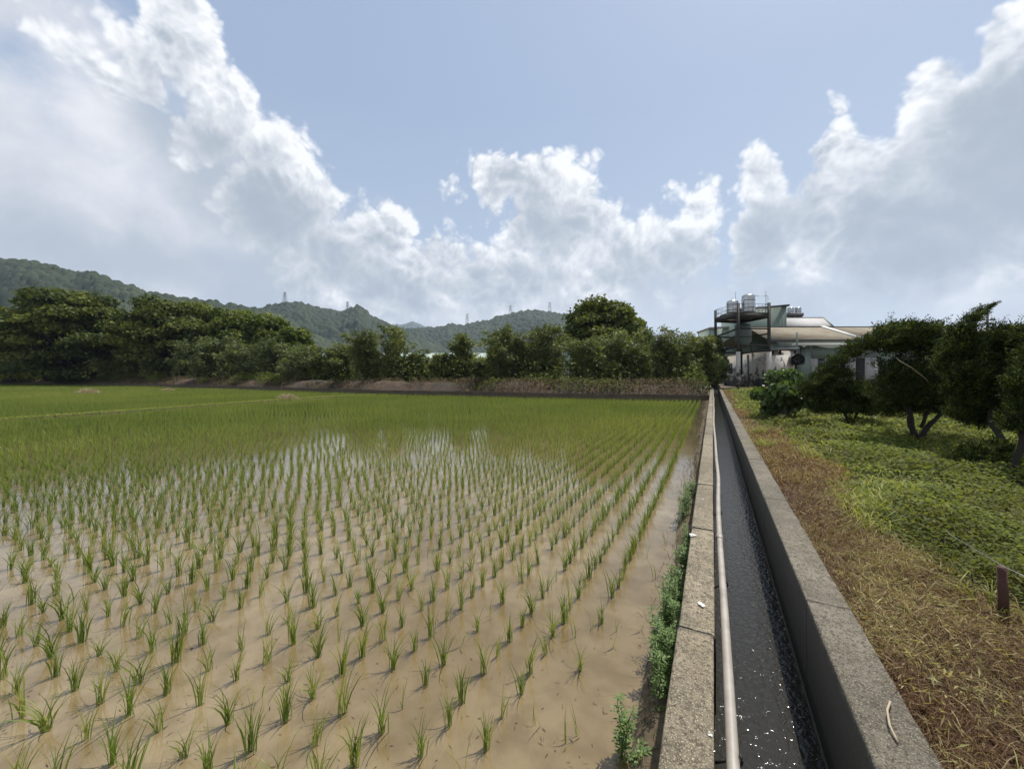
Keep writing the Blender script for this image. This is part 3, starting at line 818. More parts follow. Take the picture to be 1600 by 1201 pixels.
def pylons():
    spec = [(445, 473, 456, 940, 'taller steel lattice pylon on the hill crest nearest the tall trees'), (543, 487, 471, 945, 'small steel lattice pylon in the dip beside the pointed hill top'),
            (730, 508, 490, 1240, 'steel lattice pylon on the low shoulder of the farther hill'), (797.5, 490, 477, 1245, 'steel lattice pylon at the left end of the farther hill crest'),
            (859, 489, 472, 1245, 'steel lattice pylon on the farther hill near the big round tree')]
    for px, yb, yt, d, lab in spec:
        zb, zt = zat(yb + 6, d), zat(yt, d); H = zt - zb
        c = at(px, d, zb); t = empty('pylon', c); tag(t, lab, 'pylon', 'pylons along the hills')
        b = MB(); w = H * .13; r = .42
        lv = np.linspace(0, 1, 7)
        def corner(s, k): a = w * (1 - .8 * s); return np.array([c[0] + a * (1 if k in (0, 3) else -1), c[1] + a * (1 if k < 2 else -1), zb + H * s])
        for k in range(4): b.beam(corner(0, k), corner(1, k), r, r)
        for i in range(6):
            for k in range(4): b.beam(corner(lv[i], k), corner(lv[i + 1], (k + 1) % 4), r * .6, r * .6)
        b.build('mast', M['dark_steel'], t)
        for s in (.68, .82, .95):
            b = MB(); L = H * .15
            b.beam(c + np.array([-RGT[0] * L, -RGT[1] * L, H * s]), c + np.array([RGT[0] * L, RGT[1] * L, H * s]), r, r); b.build('cross_arm', M['dark_steel'], t)
pylons()


# ------------------------------------------------------------------ rice
def tuft(rg, nb, nseg, h=.26, wmul=1.0, wide=1.0, tone=0.0):
    base = np.stack([rg.normal(0, .011, nb), rg.normal(0, .011, nb), np.full(nb, -.01)], 1)
    az = rg.uniform(0, 2 * np.pi, nb)
    lean = np.abs(rg.normal(.11, .13, nb)); H = h * rg.uniform(.55, 1.12, nb)
    lean = lean * wide
    V, T, r = blades(base, az, H, lean, rg.uniform(.0048, .0085, nb) * wmul, bend=.18 * wide, nseg=nseg, rg=rg)
    return V, T, np.clip(r + tone, 0, 1)
def tile(templates, pos, rot, scl, pick, tone, rg):
    """copies of small template meshes merged into one array"""
    Vs, Ts, Rs, k = [], [], [], 0
    for ti, (V, T, r) in enumerate(templates):
        sel = np.where(pick == ti)[0]
        if not len(sel): continue
        c, s = np.cos(rot[sel])[:, None], np.sin(rot[sel])[:, None]
        X = V[None, :, 0] * c - V[None, :, 1] * s; Y = V[None, :, 0] * s + V[None, :, 1] * c
        Z = np.broadcast_to(V[None, :, 2], X.shape) * scl[sel][:, None]
        P = np.stack([X * scl[sel][:, None] + pos[sel, 0][:, None], Y * scl[sel][:, None] + pos[sel, 1][:, None], Z + pos[sel, 2][:, None]], 2).reshape(-1, 3)
        T2 = (np.arange(len(sel))[:, None, None] * len(V) + T[None]).reshape(-1, 3) + k
        R2 = np.clip(r[None] * .6 + tone[sel][:, None] * .5, 0, 1).reshape(-1)
        Vs.append(P); Ts.append(T2); Rs.append(R2); k += len(P)
    return np.concatenate(Vs), np.concatenate(Ts), np.concatenate(Rs)
def dist_to_line(P, ln):
    best = np.full(len(P), 1e9)
    for a, b in zip(ln[:-1], ln[1:]):
        a, b = np.array(a), np.array(b); ab = b - a; t = np.clip(((P - a) @ ab) / (ab @ ab), 0, 1)
        best = np.minimum(best, np.linalg.norm(P - (a + t[:, None] * ab), axis=1))
    return best

def rice():
    rg = np.random.default_rng(21)
    xs = -.86 - .30 * np.arange(0, 480); ys = .21 * np.arange(-10, 420)
    X, Y = np.meshgrid(xs, ys); X = X.ravel(); Y = Y.ravel()
    row = np.round((-X - .86) / .30)
    phase = .09 * np.sin(row * .35) + .05 * np.sin(row * 1.1)
    X = X + rg.normal(0, .011, len(X)) + .07 * (fbm(X * .12, Y * .12, 2, 4) - .5) * 1.5
    Y = Y + phase * .6 + rg.normal(0, .014, len(X))
    P = np.stack([X, Y], 1)
    dep = P @ FWD; lat = P @ RGT; px = 800 + FPX * lat / np.maximum(dep, .01)
    keep = (dep > 1.0) & (px > -170) & (px < 1130) & (dep < bank_depth(px) - .35)
    keep &= (rg.uniform(0, 1, len(X)) > .03)
    keep &= ~((dep > 46) & (rg.uniform(0, 1, len(X)) < .45))
    keep &= ~((Y < 3.6) & (X > -1.0) & (rg.uniform(0, 1, len(X)) < .6))
    # a few gaps where planting failed
    keep &= vnoise(X * 1.1, Y * 1.1, 8) > .06
    P = P[keep]; dep = dep[keep]; px = px[keep]
    d1 = dist_to_line(P, BUND1); d2 = dist_to_line(P, BUND2)
    k2 = (d1 > .42) & (d2 > .42); P = P[k2]; dep = dep[k2]; px = px[k2]
    # stray thin plants near the wall
    stray = np.array([at(a, FPX * EYE / (y - 583))[:2] for a, y in ((885, 1160), (902, 1148), (963, 985), (1003, 985), (900, 995), (925, 980), (838, 1135), (960, 1010), (1010, 870), (1040, 850), (1025, 905))])
    n0 = len(P)
    P = np.concatenate([P, stray]); dep = np.concatenate([dep, stray @ FWD]); px = np.concatenate([px, 800 + FPX * (stray @ RGT) / (stray @ FWD)])
    scl = rg.uniform(.80, 1.25, len(P)) * (.85 + .3 * fbm(P[:, 0] * .4, P[:, 1] * .4, 3, 9)); scl[n0:] *= rg.uniform(.8, 1.0, len(stray))
    scl *= 1 + .06 * np.clip((dep - 6) / 10, 0, 1)
    rot = rg.uniform(0, 2 * np.pi, len(P)); tone = fbm(P[:, 0] * .25, P[:, 1] * .25, 3, 14) - .3
    pos = np.concatenate([P, np.zeros((len(P), 1))], 1)
    # the 300 nearest in view stand alone
    row_y = 583 + FPX * EYE / dep
    inview = (px > -15) & (px < 1120) & (row_y < 1240) & (dep > 2.0)
    order = np.argsort(np.where(inview, dep, 1e9)); solo = order[:298]
    g = [np.random.default_rng(100 + i) for i in range(16)]
    full = [tuft(g[i], [22, 18, 26, 30, 21, 14, 20, 27, 15, 24][i], 4, .27, 1.0, [1, 1.2, .8, 1, 1.9, 1, 1.3, .9, 1.1, 1.5][i], [0, .1, -.1, .05, .15, .3, 0, -.1, .2, 0][i]) for i in range(10)]
    thin = [tuft(g[10 + i], [3, 4, 5, 3][i], 4, .26, 1.0, 1.5, .25) for i in range(4)]
    mes = []
    for i, (V, T, r) in enumerate(full + thin):
        mes.append(mesh_np('rice_tuft', V, T, M['rice'], rnd=np.clip(r * .8 + .05, 0, 1)))
    rown = np.maximum(np.round((-P[:, 0] - .86) / .30).astype(int), 0)
    seen_rank = {}
    for r_ in np.unique(rown[solo]):
        mem = [j for j in solo if rown[j] == r_]; mem.sort(key=lambda j: P[j, 1])
        for q_, j in enumerate(mem): seen_rank[j] = q_
    W = 'first second third fourth fifth sixth seventh eighth ninth tenth eleventh twelfth thirteenth fourteenth fifteenth sixteenth seventeenth eighteenth nineteenth twentieth'.split()
    T10 = {2: 'twenty', 3: 'thirty', 4: 'forty'}
    def word(k): return W[k] if k < 20 else (T10[(k + 1) // 10] + ('ieth' if (k + 1) % 10 == 0 else '-' + W[(k + 1) % 10 - 1])).replace('yieth', 'ieth')
    for i in solo:
        k = rg.integers(0, 10)
        if i >= n0 or rg.uniform() < .06: k = 10 + rg.integers(0, 4)
        o = link('rice_seedling', mes[k]); s = float(scl[i])
        o.location = (float(pos[i, 0]), float(pos[i, 1]), 0); o.rotation_euler = (0, 0, float(rot[i])); o.scale = (s, s, s)
        look = 'thin few-bladed' if k >= 10 else ('bushy' if k in (2, 3, 7, 9) else ('slender' if k in (5, 8) else 'green'))
        tag(o, f'{look} rice tuft in the {word(int(rown[i]))} row from the wall, {word(seen_rank[i])} plant from the front', 'rice plant', 'rice seedlings in the nearest rows of the paddy')
    rest = np.ones(len(P), bool); rest[solo] = False
    for lo, hi, nb, ns, wm, nt in ((0, 9, 15, 3, 1.0, 10), (9, 18, 11, 2, 1.35, 10), (18, 34, 8, 1, 2.3, 8), (34, 200, 6, 1, 4.2, 8)):
        pass
    parts = []
    for lo, hi, nb, ns, wm, nt in ((0, 9, 22, 3, 1.0, 10), (9, 18, 15, 2, 1.25, 10), (18, 34, 9, 1, 2.1, 8), (34, 200, 6, 1, 4.4, 8)):
        s = rest & (dep >= lo) & (dep < hi)
        tm = [tuft(np.random.default_rng(300 + int(lo) * 10 + j), nb, ns, .265, wm, 1 + .2 * (j % 4), .08 * (j % 3)) for j in range(nt)]
        idx = np.where(s)[0]
        parts.append(tile(tm, pos[idx], rot[idx], scl[idx], rg.integers(0, nt, len(idx)), tone[idx], rg))
    V, T, r = join(parts)
    o = link('rice_plants', mesh_np('rice_plants', V, T, M['rice'], rnd=r))
    tag(o, 'rows of young green rice filling the rest of the flooded paddy', None, None, 'stuff')
    print('rice tufts', len(P), 'tris', len(T))
rice()


# ------------------------------------------------------------------ low growth
def near_scatter(n, px0, px1, d0, d1, rg):
    d = d0 * (d1 / d0) ** rg.uniform(0, 1, n); px = rg.uniform(px0, px1, n)
    P = (RGT[None] * ((px - 800) / FPX * d)[:, None] + FWD[None] * d[:, None])
    return P, d
def right_field():
    rg = np.random.default_rng(5)
    def edge(Y):      # where creepers take over from dead grass
        return 1.38 + .8 * (fbm(Y * .55, Y * 0 + 3, 3, 6) - .35) + .25 * np.exp(-((Y - 2.3) / 1.2) ** 2) - .35 * np.clip((Y - 9) / 10, 0, 1)
    def zg(P): return .575 + .08 * (fbm(P[:, 0] * .9, P[:, 1] * .9, 4, 11) - .5) * np.clip((P[:, 0] - .78) / .5, 0, 1)
    # leafy creepers
    P, d = near_scatter(270000, 1090, 1850, 1.3, 45, rg)
    e = edge(P[:, 1]); f = P[:, 0] - e
    k = (f > rg.normal(0, .22, len(P))) & (P[:, 0] > .82) & (P[:, 1] < 40); P, d = P[k], d[k]
    f = P[:, 0] - edge(P[:, 1])
    mound = np.clip(f / .5, 0, 1) * (.03 + .40 * fbm(P[:, 0] * 1.1, P[:, 1] * 1.1, 4, 31) ** 1.5)
    holes = fbm(P[:, 0] * 2.2, P[:, 1] * 2.2, 3, 33)
    k = (holes > .40) | (rg.uniform(0, 1, len(P)) < .35); P, d, mound = P[k], d[k], mound[k]
    z = zg(P) + mound * (.35 + .75 * rg.uniform(0, 1, len(P)))
    n = len(P); sz = .030 * (d / 2.5) ** .72 * rg.uniform(.6, 1.35, n)
    ax = rand_dirs(n, rg); ax[:, 2] = rg.normal(.1, .35, n)
    nr = rand_dirs(n, rg) * .75; nr[:, 2] += 1.0
    ton = np.clip(rg.uniform(0, 1, n) * .65 + (fbm(P[:, 0] * .9, P[:, 1] * .9, 3, 40) - .3) * .8, 0, 1)
    V, T, r = leaves(np.concatenate([P, z[:, None]], 1), ax, nr, sz, sz * .72, .15, ton, rg)
    tag(link('creeper_cover', mesh_np('creeper_cover', V, T, M['creeper'], rnd=r)), 'green leafy creepers spreading over the field right of the canal', None, None, 'stuff')
    tot = len(T)
    # grass blades among the creepers
    P, d = near_scatter(30000, 1090, 1800, 2.5, 40, rg)
    k = (P[:, 0] > edge(P[:, 1]) - .1) & (vnoise(P[:, 0] * .9, P[:, 1] * .9, 3) > .5); P, d = P[k], d[k]; n = len(P)
    A = blades(np.concatenate([P, zg(P)[:, None]], 1), rg.uniform(0, 6.28, n), rg.uniform(.12, .38, n) * (1 + .02 * d), rg.uniform(.1, .9, n), .006 * (d / 2.5) ** .7, .9, 3, rg=rg)
    V, T, r = A
    tag(link('field_grass', mesh_np('field_grass', V, T, M['lime_grass'], rnd=r)), 'taller green grass blades poking out of the creepers', None, None, 'stuff')
    tot += len(T)
    # matted dead grass by the wall
    P, d = near_scatter(300000, 1090, 1900, 1.05, 36, rg)
    e = edge(P[:, 1]); f = e - P[:, 0]
    k = (f > rg.normal(-.02, .14, len(P))) & (P[:, 0] > .795 - .05 * (rg.uniform(0, 1, len(P)) < .1)) & (rg.uniform(0, 1, len(P)) < .8); P, d = P[k], d[k]; n = len(P)
    ridge = .07 * fbm(P[:, 0] * 3, P[:, 1] * 3, 3, 55)
    zz = zg(P) + ridge * rg.uniform(0, 1, n)
    ton = np.clip(rg.uniform(0, 1, n) ** 1.1 * .8 + (fbm(P[:, 0] * 1.6, P[:, 1] * 1.6, 3, 41) - .4) * .9, 0, 1)
    V, T, r = blades(np.concatenate([P, zz[:, None]], 1), rg.uniform(0, 6.28, n), rg.uniform(.05, .17, n) * (d / 2.5) ** .35, np.abs(rg.normal(1.25, .35, n)), rg.uniform(.003, .0075, n) * (d / 2.5) ** .75, .35, 2, ton, rg)
    tag(link('dry_grass', mesh_np('dry_grass', V, T, M['dry_grass'], rnd=r)), 'matted dead brown and yellow grass beside the grey canal wall', None, None, 'stuff')
    tot += len(T)
    # broad dry curls and yellow leaves
    P, d = near_scatter(21000, 1100, 1900, 1.0, 9, rg)
    f = edge(P[:, 1]) - P[:, 0]
    k = (f > -.1) & (P[:, 0] > .81); P, d = P[k], d[k]; n = len(P)
    zz = zg(P) + .01 + .06 * rg.uniform(0, 1, n)
    ax = rand_dirs(n, rg); ax[:, 2] = rg.normal(.25, .3, n); nr = rand_dirs(n, rg) * .6; nr[:, 2] += .8
    V, T, r = leaves(np.concatenate([P, zz[:, None]], 1), ax, nr, rg.uniform(.02, .075, n), rg.uniform(.004, .012, n), .3, rg.uniform(0, 1, n), rg)
    tag(link('dead_leaves', mesh_np('dead_leaves', V, T, M['pale_curl'], rnd=r)), 'curled yellow dead leaves scattered through the matted dry grass', None, None, 'stuff')
    # russet patch further up
    P, d = near_scatter(42000, 1095, 1330, 5.5, 38, rg)
    k = (P[:, 0] > .82) & (P[:, 0] < edge(P[:, 1]) + .25) & (vnoise(P[:, 0] * .8, P[:, 1] * .45, 12) > .42); P, d = P[k], d[k]; n = len(P)
    V, T, r = blades(np.concatenate([P, zg(P)[:, None]], 1), rg.uniform(0, 6.28, n), rg.uniform(.08, .26, n) * (d / 8) ** .2, rg.uniform(.2, 1.2, n), rg.uniform(.004, .008, n) * (d / 3.5) ** .8, .8, 2, rg=rg)
    tag(link('russet_grass', mesh_np('russet_grass', V, T, M['red_grass'], rnd=r)), 'orange brown withered grass further along the canal wall', None, None, 'stuff')
    tot += len(T)
    print('right field tris', tot)
    # bright lime grass clumps: things of their own
    for i, (px, py, h, lab) in enumerate(((1186, 678, .42, 'bright yellow green grass clump by the canal wall, the farther of two'), (1196, 700, .46, 'bright yellow green grass clump by the canal wall, the nearer of two'),
                                   (1345, 792, .26, 'small lime grass clump between the dead grass and creepers'))):
        dd = FPX * 1.57 / (py - 583); c = at(px, dd, .57); n = 70
        rg2 = np.random.default_rng(70 + i)
        base = np.stack([rg2.normal(0, .10, n), rg2.normal(0, .14, n), np.zeros(n)], 1)
        V, T, r = blades(base, rg2.uniform(0, 6.28, n), h * rg2.uniform(.5, 1.1, n), rg2.uniform(.1, .7, n), .011, 1.0, 4, rg=rg2)
        o = link('grass_clump', mesh_np('grass_clump', V, T, M['lime_grass'], rnd=r)); o.location = tuple(c); tag(o, lab, 'grass clump', 'lime green grass clumps')
right_field()


def litter():
    rg = np.random.default_rng(66)
    # pale stalks lying through the verge
    P, d = near_scatter(1100, 1120, 1900, 1.3, 14, rg); k = (P[:, 0] > .82) & (P[:, 0] < 3.2); P = P[k]; n = len(P)
    base = np.concatenate([P, np.full((n, 1), .62)], 1)
    V, T, r = blades(base, rg.uniform(0, 6.28, n), rg.uniform(.08, .26, n), rg.uniform(1.0, 1.5, n), .0038, .25, 4, rg=rg)
    tag(link('dry_stalks', mesh_np('dry_stalks', V, T, M['pale_curl'], rnd=r)), 'pale thin dry stalks lying across the verge', None, None, 'stuff')
    # bits of straw and leaf floating on the paddy
    P, d = near_scatter(1500, -60, 1060, 1.9, 12, rg); P = P[P[:, 0] < -.5]; n = len(P)
    ax = rand_dirs(n, rg); ax[:, 2] = rg.normal(0, .03, n); nr = np.tile([0, 0, 1.], (n, 1))
    V, T, r = leaves(np.concatenate([P, np.full((n, 1), .0035)], 1), ax, nr, rg.uniform(.01, .05, n), rg.uniform(.002, .006, n), .05, rg=rg)
    tag(link('floating_straw', mesh_np('floating_straw', V, T, M['brush'], rnd=r)), 'small dark bits of straw floating on the muddy water', None, None, 'stuff')
litter()


def bank_weeds():
    rg = np.random.default_rng(64); n = 90000
    i = rg.integers(0, len(BANK), n); T_ = unit(np.gradient(BANK, axis=0)); Nn = -np.stack([T_[:, 1], -T_[:, 0]], 1)
    off = rg.uniform(.3, 4.5, n); P = BANK[i] + Nn[i] * off[:, None]
    dens = fbm(P[:, 0] * .28 + 5, P[:, 1] * .28, 3, 68) + .04 * (off - 2); right = np.clip((P @ RGT + 12) / 14, 0, 1)
    k = dens > .545 - .13 * right; P, off, dens = P[k], off[k], dens[k]; n = len(P)
    z = np.interp(off, [.15, .45, .9, 1.4, 2.2, 3.2, 6], [.40, .62, .9, 1.2, 1.3, 1.15, 1.0]) + rg.uniform(0, 1, n) ** 1.2 * np.clip((dens - .44) * 5, .1, 1.1)
    ax = rand_dirs(n, rg); nr = rand_dirs(n, rg); nr[:, 2] += .8
    V, T, r = leaves(np.concatenate([P, z[:, None]], 1), ax, nr, rg.uniform(.08, .26, n), .10, .1, rg=rg)
    tag(link('bank_weeds', mesh_np('bank_weeds', V, T, M['olive_leaf'], rnd=r)), 'low olive green weeds spilling over the red earth bank', None, None, 'stuff')
bank_weeds()


def weed(name, c, h, spread, nstem, lab, rg, ls=.035, matn='weed_leaf', along=1.0):
    """leafy upright weed: stems (a part) and leaves"""
    t = empty(name, c); tag(t, lab, 'weed', 'weeds at the foot of the paddy side wall')
    b = MB(); Lp, La, Ln = [], [], []
    for k in range(nstem):
        x0, y0 = rg.normal(0, spread * .5), rg.normal(0, spread * along)
        az = rg.uniform(0, 6.28); hh = h * rg.uniform(.55, 1.05); lean = rg.uniform(.02, .3)
        pts = np.array([(x0 + math.cos(az) * lean * hh * s * s * .8, y0 + math.sin(az) * lean * hh * s * s * .8, hh * s - .05) for s in np.linspace(0, 1, 6)])
        b.tube(pts + np.array(c), np.linspace(.004, .0015, 6), 4, cap=False)
        m_ = int(26 * hh / .4)
        for j in range(m_):
            s = rg.uniform(.12, 1); p = np.array([np.interp(s, np.linspace(0, 1, 6), pts[:, q_]) for q_ in range(3)])
            a = rg.uniform(0, 6.28)
            d_ = np.array([math.cos(a), math.sin(a), rg.uniform(-.1, .7)])
            for w in range(5):
                Lp.append(p + unit(d_) * ls * .55 * w / 2.2); a2 = a + (1.1 if w % 2 else -1.1) * (w < 4); La.append((math.cos(a2), math.sin(a2), rg.uniform(-.1, .5))); Ln.append((rg.normal(0, .3), rg.normal(0, .3), 1))
    b.build('stem', M['bark_pale'], t)
    Lp = np.array(Lp); La = np.array(La); Ln = np.array(Ln)
    V, T, r = leaves(Lp, La, Ln, ls * rg.uniform(.6, 1.2, len(Lp)), ls * .34, .1, rg=rg)
    o = link('foliage', mesh_np('foliage', V, T, M[matn], rnd=r), t)
def weeds():
    rg = np.random.default_rng(33)
    L = [(-.29, 2.78, .50, .055, 24, 'dense green feathery weed clump beside the second wall joint, the tallest of the clumps'),
         (-.30, 3.20, .55, .06, 24, 'green feathery weed clump behind the tallest one at the wall foot'),
         (-.28, 3.75, .48, .05, 24, 'sparser greyish weed clump at the wall foot beside the white splash'),
         (-.26, 4.4, .42, .045, 16, 'thin weed clump at the wall foot past the white splash'),
         (-.27, 5.0, .38, .05, 14, 'green weed clump between the white splash and the dark bushy weed'),
         (-.36, 6.3, .46, .10, 18, 'dark bushy weed at the wall foot with water around it'),
         (-.34, 7.3, .40, .08, 14, 'small dark weed at the wall foot farther along the paddy edge')]
    for x, y, h, s, n, lab in L:
        weed('weed_clump', (x, y, .02), h, s, n, lab, rg, ls=.032, along=1.9)
    c = at(974, 2.2, .0)
    weed('broadleaf_weed', (c[0], c[1], 0), .40, .02, 3, 'single upright weed with broader leaves standing in the water', rg, ls=.036)
    c = at(1000, 2.15, .0)
    weed('broadleaf_weed', (c[0], c[1], 0), .15, .04, 5, 'low mixed weeds at the wall foot nearest the camera', rg, ls=.04)
    # ledge grasses
    n = 5200; Y = rg.uniform(1.2, 33, n); X = -.20 - np.abs(rg.normal(0, .11 + .004 * Y, n))
    V, T, r = blades(np.stack([X, Y, np.full(n, .04)], 1), rg.uniform(0, 6.28, n), rg.uniform(.06, .24, n), rg.uniform(.1, 1.1, n), .004 * (1 + Y / 8), .8, 2, rg=rg)
    tag(link('ledge_grass', mesh_np('ledge_grass', V, T, M['brush'], rnd=r)), 'thin brown and green grass along the foot of the paddy wall', None, None, 'stuff')
    # bund grass
    parts = []
    for ln, n, hh in ((BUND1, 9000, .16), (BUND2, 8000, .16)):
        p = resample(ln, .05); i = rg.integers(0, len(p), n); P = p[i] + rg.normal(0, .13, (n, 2))
        parts.append(blades(np.concatenate([P, np.full((n, 1), .07)], 1), rg.uniform(0, 6.28, n), rg.uniform(.5, 1.2, n) * hh, rg.uniform(.2, 1.3, n), .022, .8, 2, rg=rg))
    V, T, r = join(parts)
    tag(link('bund_grass', mesh_np('bund_grass', V, T, M['lime_grass'], rnd=r * .8)), 'short yellow green grass on the low earth bunds between paddies', None, None, 'stuff')
    # straw heaps
    for px, d, s, h, lab in ((137, 41.0, 1.0, .75, 'grey straw heap on the far bund, leftmost'), (262, 47, .8, .5, 'small low straw heap on the far bund, the smallest'), (449, 31.8, .75, .62, 'pale straw heap at the bund, nearest of the heaps')):
        c = at(px, d, .02); n = 1400
        u = rg.uniform(0, 1, n) ** .6; a = rg.uniform(0, 6.28, n)
        base = np.stack([np.cos(a) * u * s, np.sin(a) * u * s * .7, h * .75 * (1 - u) * rg.uniform(0, 1, n)], 1)
        V, T, r = blades(base, a, rg.uniform(.2, .5, n) * h / .6, rg.uniform(.2, 1.6, n), .02, .6, 2, rg=rg)
        o = link('straw_heap', mesh_np('straw_heap', V, T, M['straw'], rnd=r)); o.location = tuple(c); tag(o, lab, 'straw heap', 'straw heaps on the bunds')
    # brush on the bank
    n = 60000; i = rg.integers(0, len(BANK), n); T_ = unit(np.gradient(BANK, axis=0)); Nn = -np.stack([T_[:, 1], -T_[:, 0]], 1)
    off = rg.uniform(.2, 4.5, n); P = BANK[i] + Nn[i] * off[:, None] + rg.normal(0, .2, (n, 2))
    dens = fbm(P[:, 0] * .35, P[:, 1] * .35, 3, 66); k = (dens > .44) | ((P @ RGT > -8) & (dens > .36)); P, off = P[k], off[k]; n = len(P)
    z = np.interp(off, [.15, .45, .9, 1.4, 2.2, 3.2, 6], [.40, .62, .9, 1.2, 1.3, 1.15, 1.0]) - .02
    V, T, r = blades(np.concatenate([P, z[:, None]], 1), rg.uniform(0, 6.28, n), rg.uniform(.2, .8, n) * (.6 + .9 * dens[k]) * (1 + (off > 1.6) * .5), rg.uniform(.1, 1.2, n), .045, .8, 2, rg=rg)
    tag(link('bank_brush', mesh_np('bank_brush', V, T, M['brush'], rnd=r)), 'dry brown brush and weeds on the red earth bank', None, None, 'stuff')
weeds()


# ------------------------------------------------------------------ trees
def crown_from_lobes(lobes, n, size, flat=.5, rg=RNG, droop=0.0, shell=.55):
    """leaf clumps spread through a set of lobes; lobes = (k, 6) centre and radii"""
    lobes = np.asarray(lobes, float)
    w = (lobes[:, 3] * lobes[:, 4] + lobes[:, 3] * lobes[:, 5]); i = rg.choice(len(lobes), n, p=w / w.sum())
    d = rand_dirs(n, rg); d[:, 2] = np.where(d[:, 2] < -.2, -d[:, 2] * rg.uniform(-.3, 1, n), d[:, 2]); d = unit(d)
    rad = shell + (1 - shell) * rg.uniform(0, 1, n) ** .5
    rad *= 1 + .12 * rg.normal(size=n)
    P = lobes[i, :3] + d * lobes[i, 3:6] * rad[:, None]
    nr = unit(d * np.array([1, 1, 1.4]) * flat + rand_dirs(n, rg) * .75)
    ax = unit(np.cross(nr, rand_dirs(n, rg)) + np.array([0, 0, -droop]))
    s = size * rg.uniform(.55, 1.4, n)
    tone = np.clip(rg.uniform(0, 1, n) * .4 + (rg.uniform(0, 1, len(lobes)) ** 1.3)[i] * .7, 0, 1)
    return leaves(P, ax, nr, s, s * .7, .15, tone, rg)
def limb_set(b, base, tops, r0, rg, fork=.35):
    for tp in tops:
        tp = np.array(tp, float); base_ = np.array(base, float)
        f = base_ + (tp - base_) * fork * rg.uniform(.6, 1.1); f[:2] = base_[:2] + (tp[:2] - base_[:2]) * fork * .4
        mid = (f + tp) / 2 + rg.normal(0, .04, 3) * np.linalg.norm(tp - f)
        pts = np.array([base_ * .3 + f * .7 if False else f, mid, tp])
        b.tube(resample(pts, np.linalg.norm(tp - f) / 5), np.linspace(r0 * .5, r0 * .12, len(resample(pts, np.linalg.norm(tp - f) / 5))), 6, cap=False)
def big_tree(px, ytop, hw, d, lab, seed, mat_='big_leaf', n=15000, zb=1.0, tiers=True, size=None, low=.04, grp='tall trees behind the earth bank'):
    rg = np.random.default_rng(seed)
    c = at(px, d, zb); H = zat(ytop, d) - zb; Rw = hw / FPX * d
    t = empty('broadleaf_tree', c); tag(t, lab, 'tree', grp)
    lob = []
    k = 40
    for j in range(46):      # dome of overlapping tiers
        e = math.asin(rg.uniform(.05, 1)); a = rg.uniform(0, 6.28); lr = Rw * rg.uniform(.20, .32)
        f = rg.uniform(.80, 1.0); lob.append((Rw * .84 * f * math.cos(e) * math.cos(a), Rw * .84 * f * math.cos(e) * math.sin(a), H * (.36 + .58 * math.sin(e) * f), lr, lr, lr * (.5 if tiers else .75)))
    for j in range(k):
        u = (j + .5) / k; z = low + (.6 - low) * rg.uniform(0, 1)
        prof = math.sin(math.pi * min(1, max(.0, (z - low) / (1 - low) * .78 + .22))) ** .6
        a = rg.uniform(0, 6.28); rr = Rw * prof * math.sqrt(rg.uniform(.25, 1)) * .82
        lr = Rw * rg.uniform(.20, .34)
        lob.append((rr * math.cos(a), rr * math.sin(a), z * H - lr * (.5 if z > .8 else .1), lr, lr, lr * (.50 if tiers else .75)))
    for j in range(7):
        a = j * .9; lob.append((Rw * .35 * math.cos(a), Rw * .35 * math.sin(a), H * (.84 + .03 * (j % 3)), Rw * .3, Rw * .3, H * .10))
    lob.append((0, 0, H * .55, Rw * .55, Rw * .55, H * .33))
    V, T, r = crown_from_lobes(lob, int(n * 1.5), size or .022 * d / 2.6, .8, rg)
    link('crown', mesh_np('crown', V, T, M[mat_], rnd=r), t)
    b = MB(); tr = Rw * .06 + .15
    top = c + np.array([rg.normal(0, .3), rg.normal(0, .3), H * .5])
    b.tube(resample([c + (0, 0, -.2), c + (rg.normal(0, .2), rg.normal(0, .2), H * .22), top], H * .1), np.linspace(tr, tr * .5, len(resample([c + (0, 0, -.2), c + (0, 0, H * .22), top], H * .1)))[:99] if False else tr * .8, 8)
    limb_set(b, c + (0, 0, H * .15), [c + np.array(l[:3]) for l in lob[::3]], tr * 1.2, rg)
    b.build('trunk', M['bark'], t)
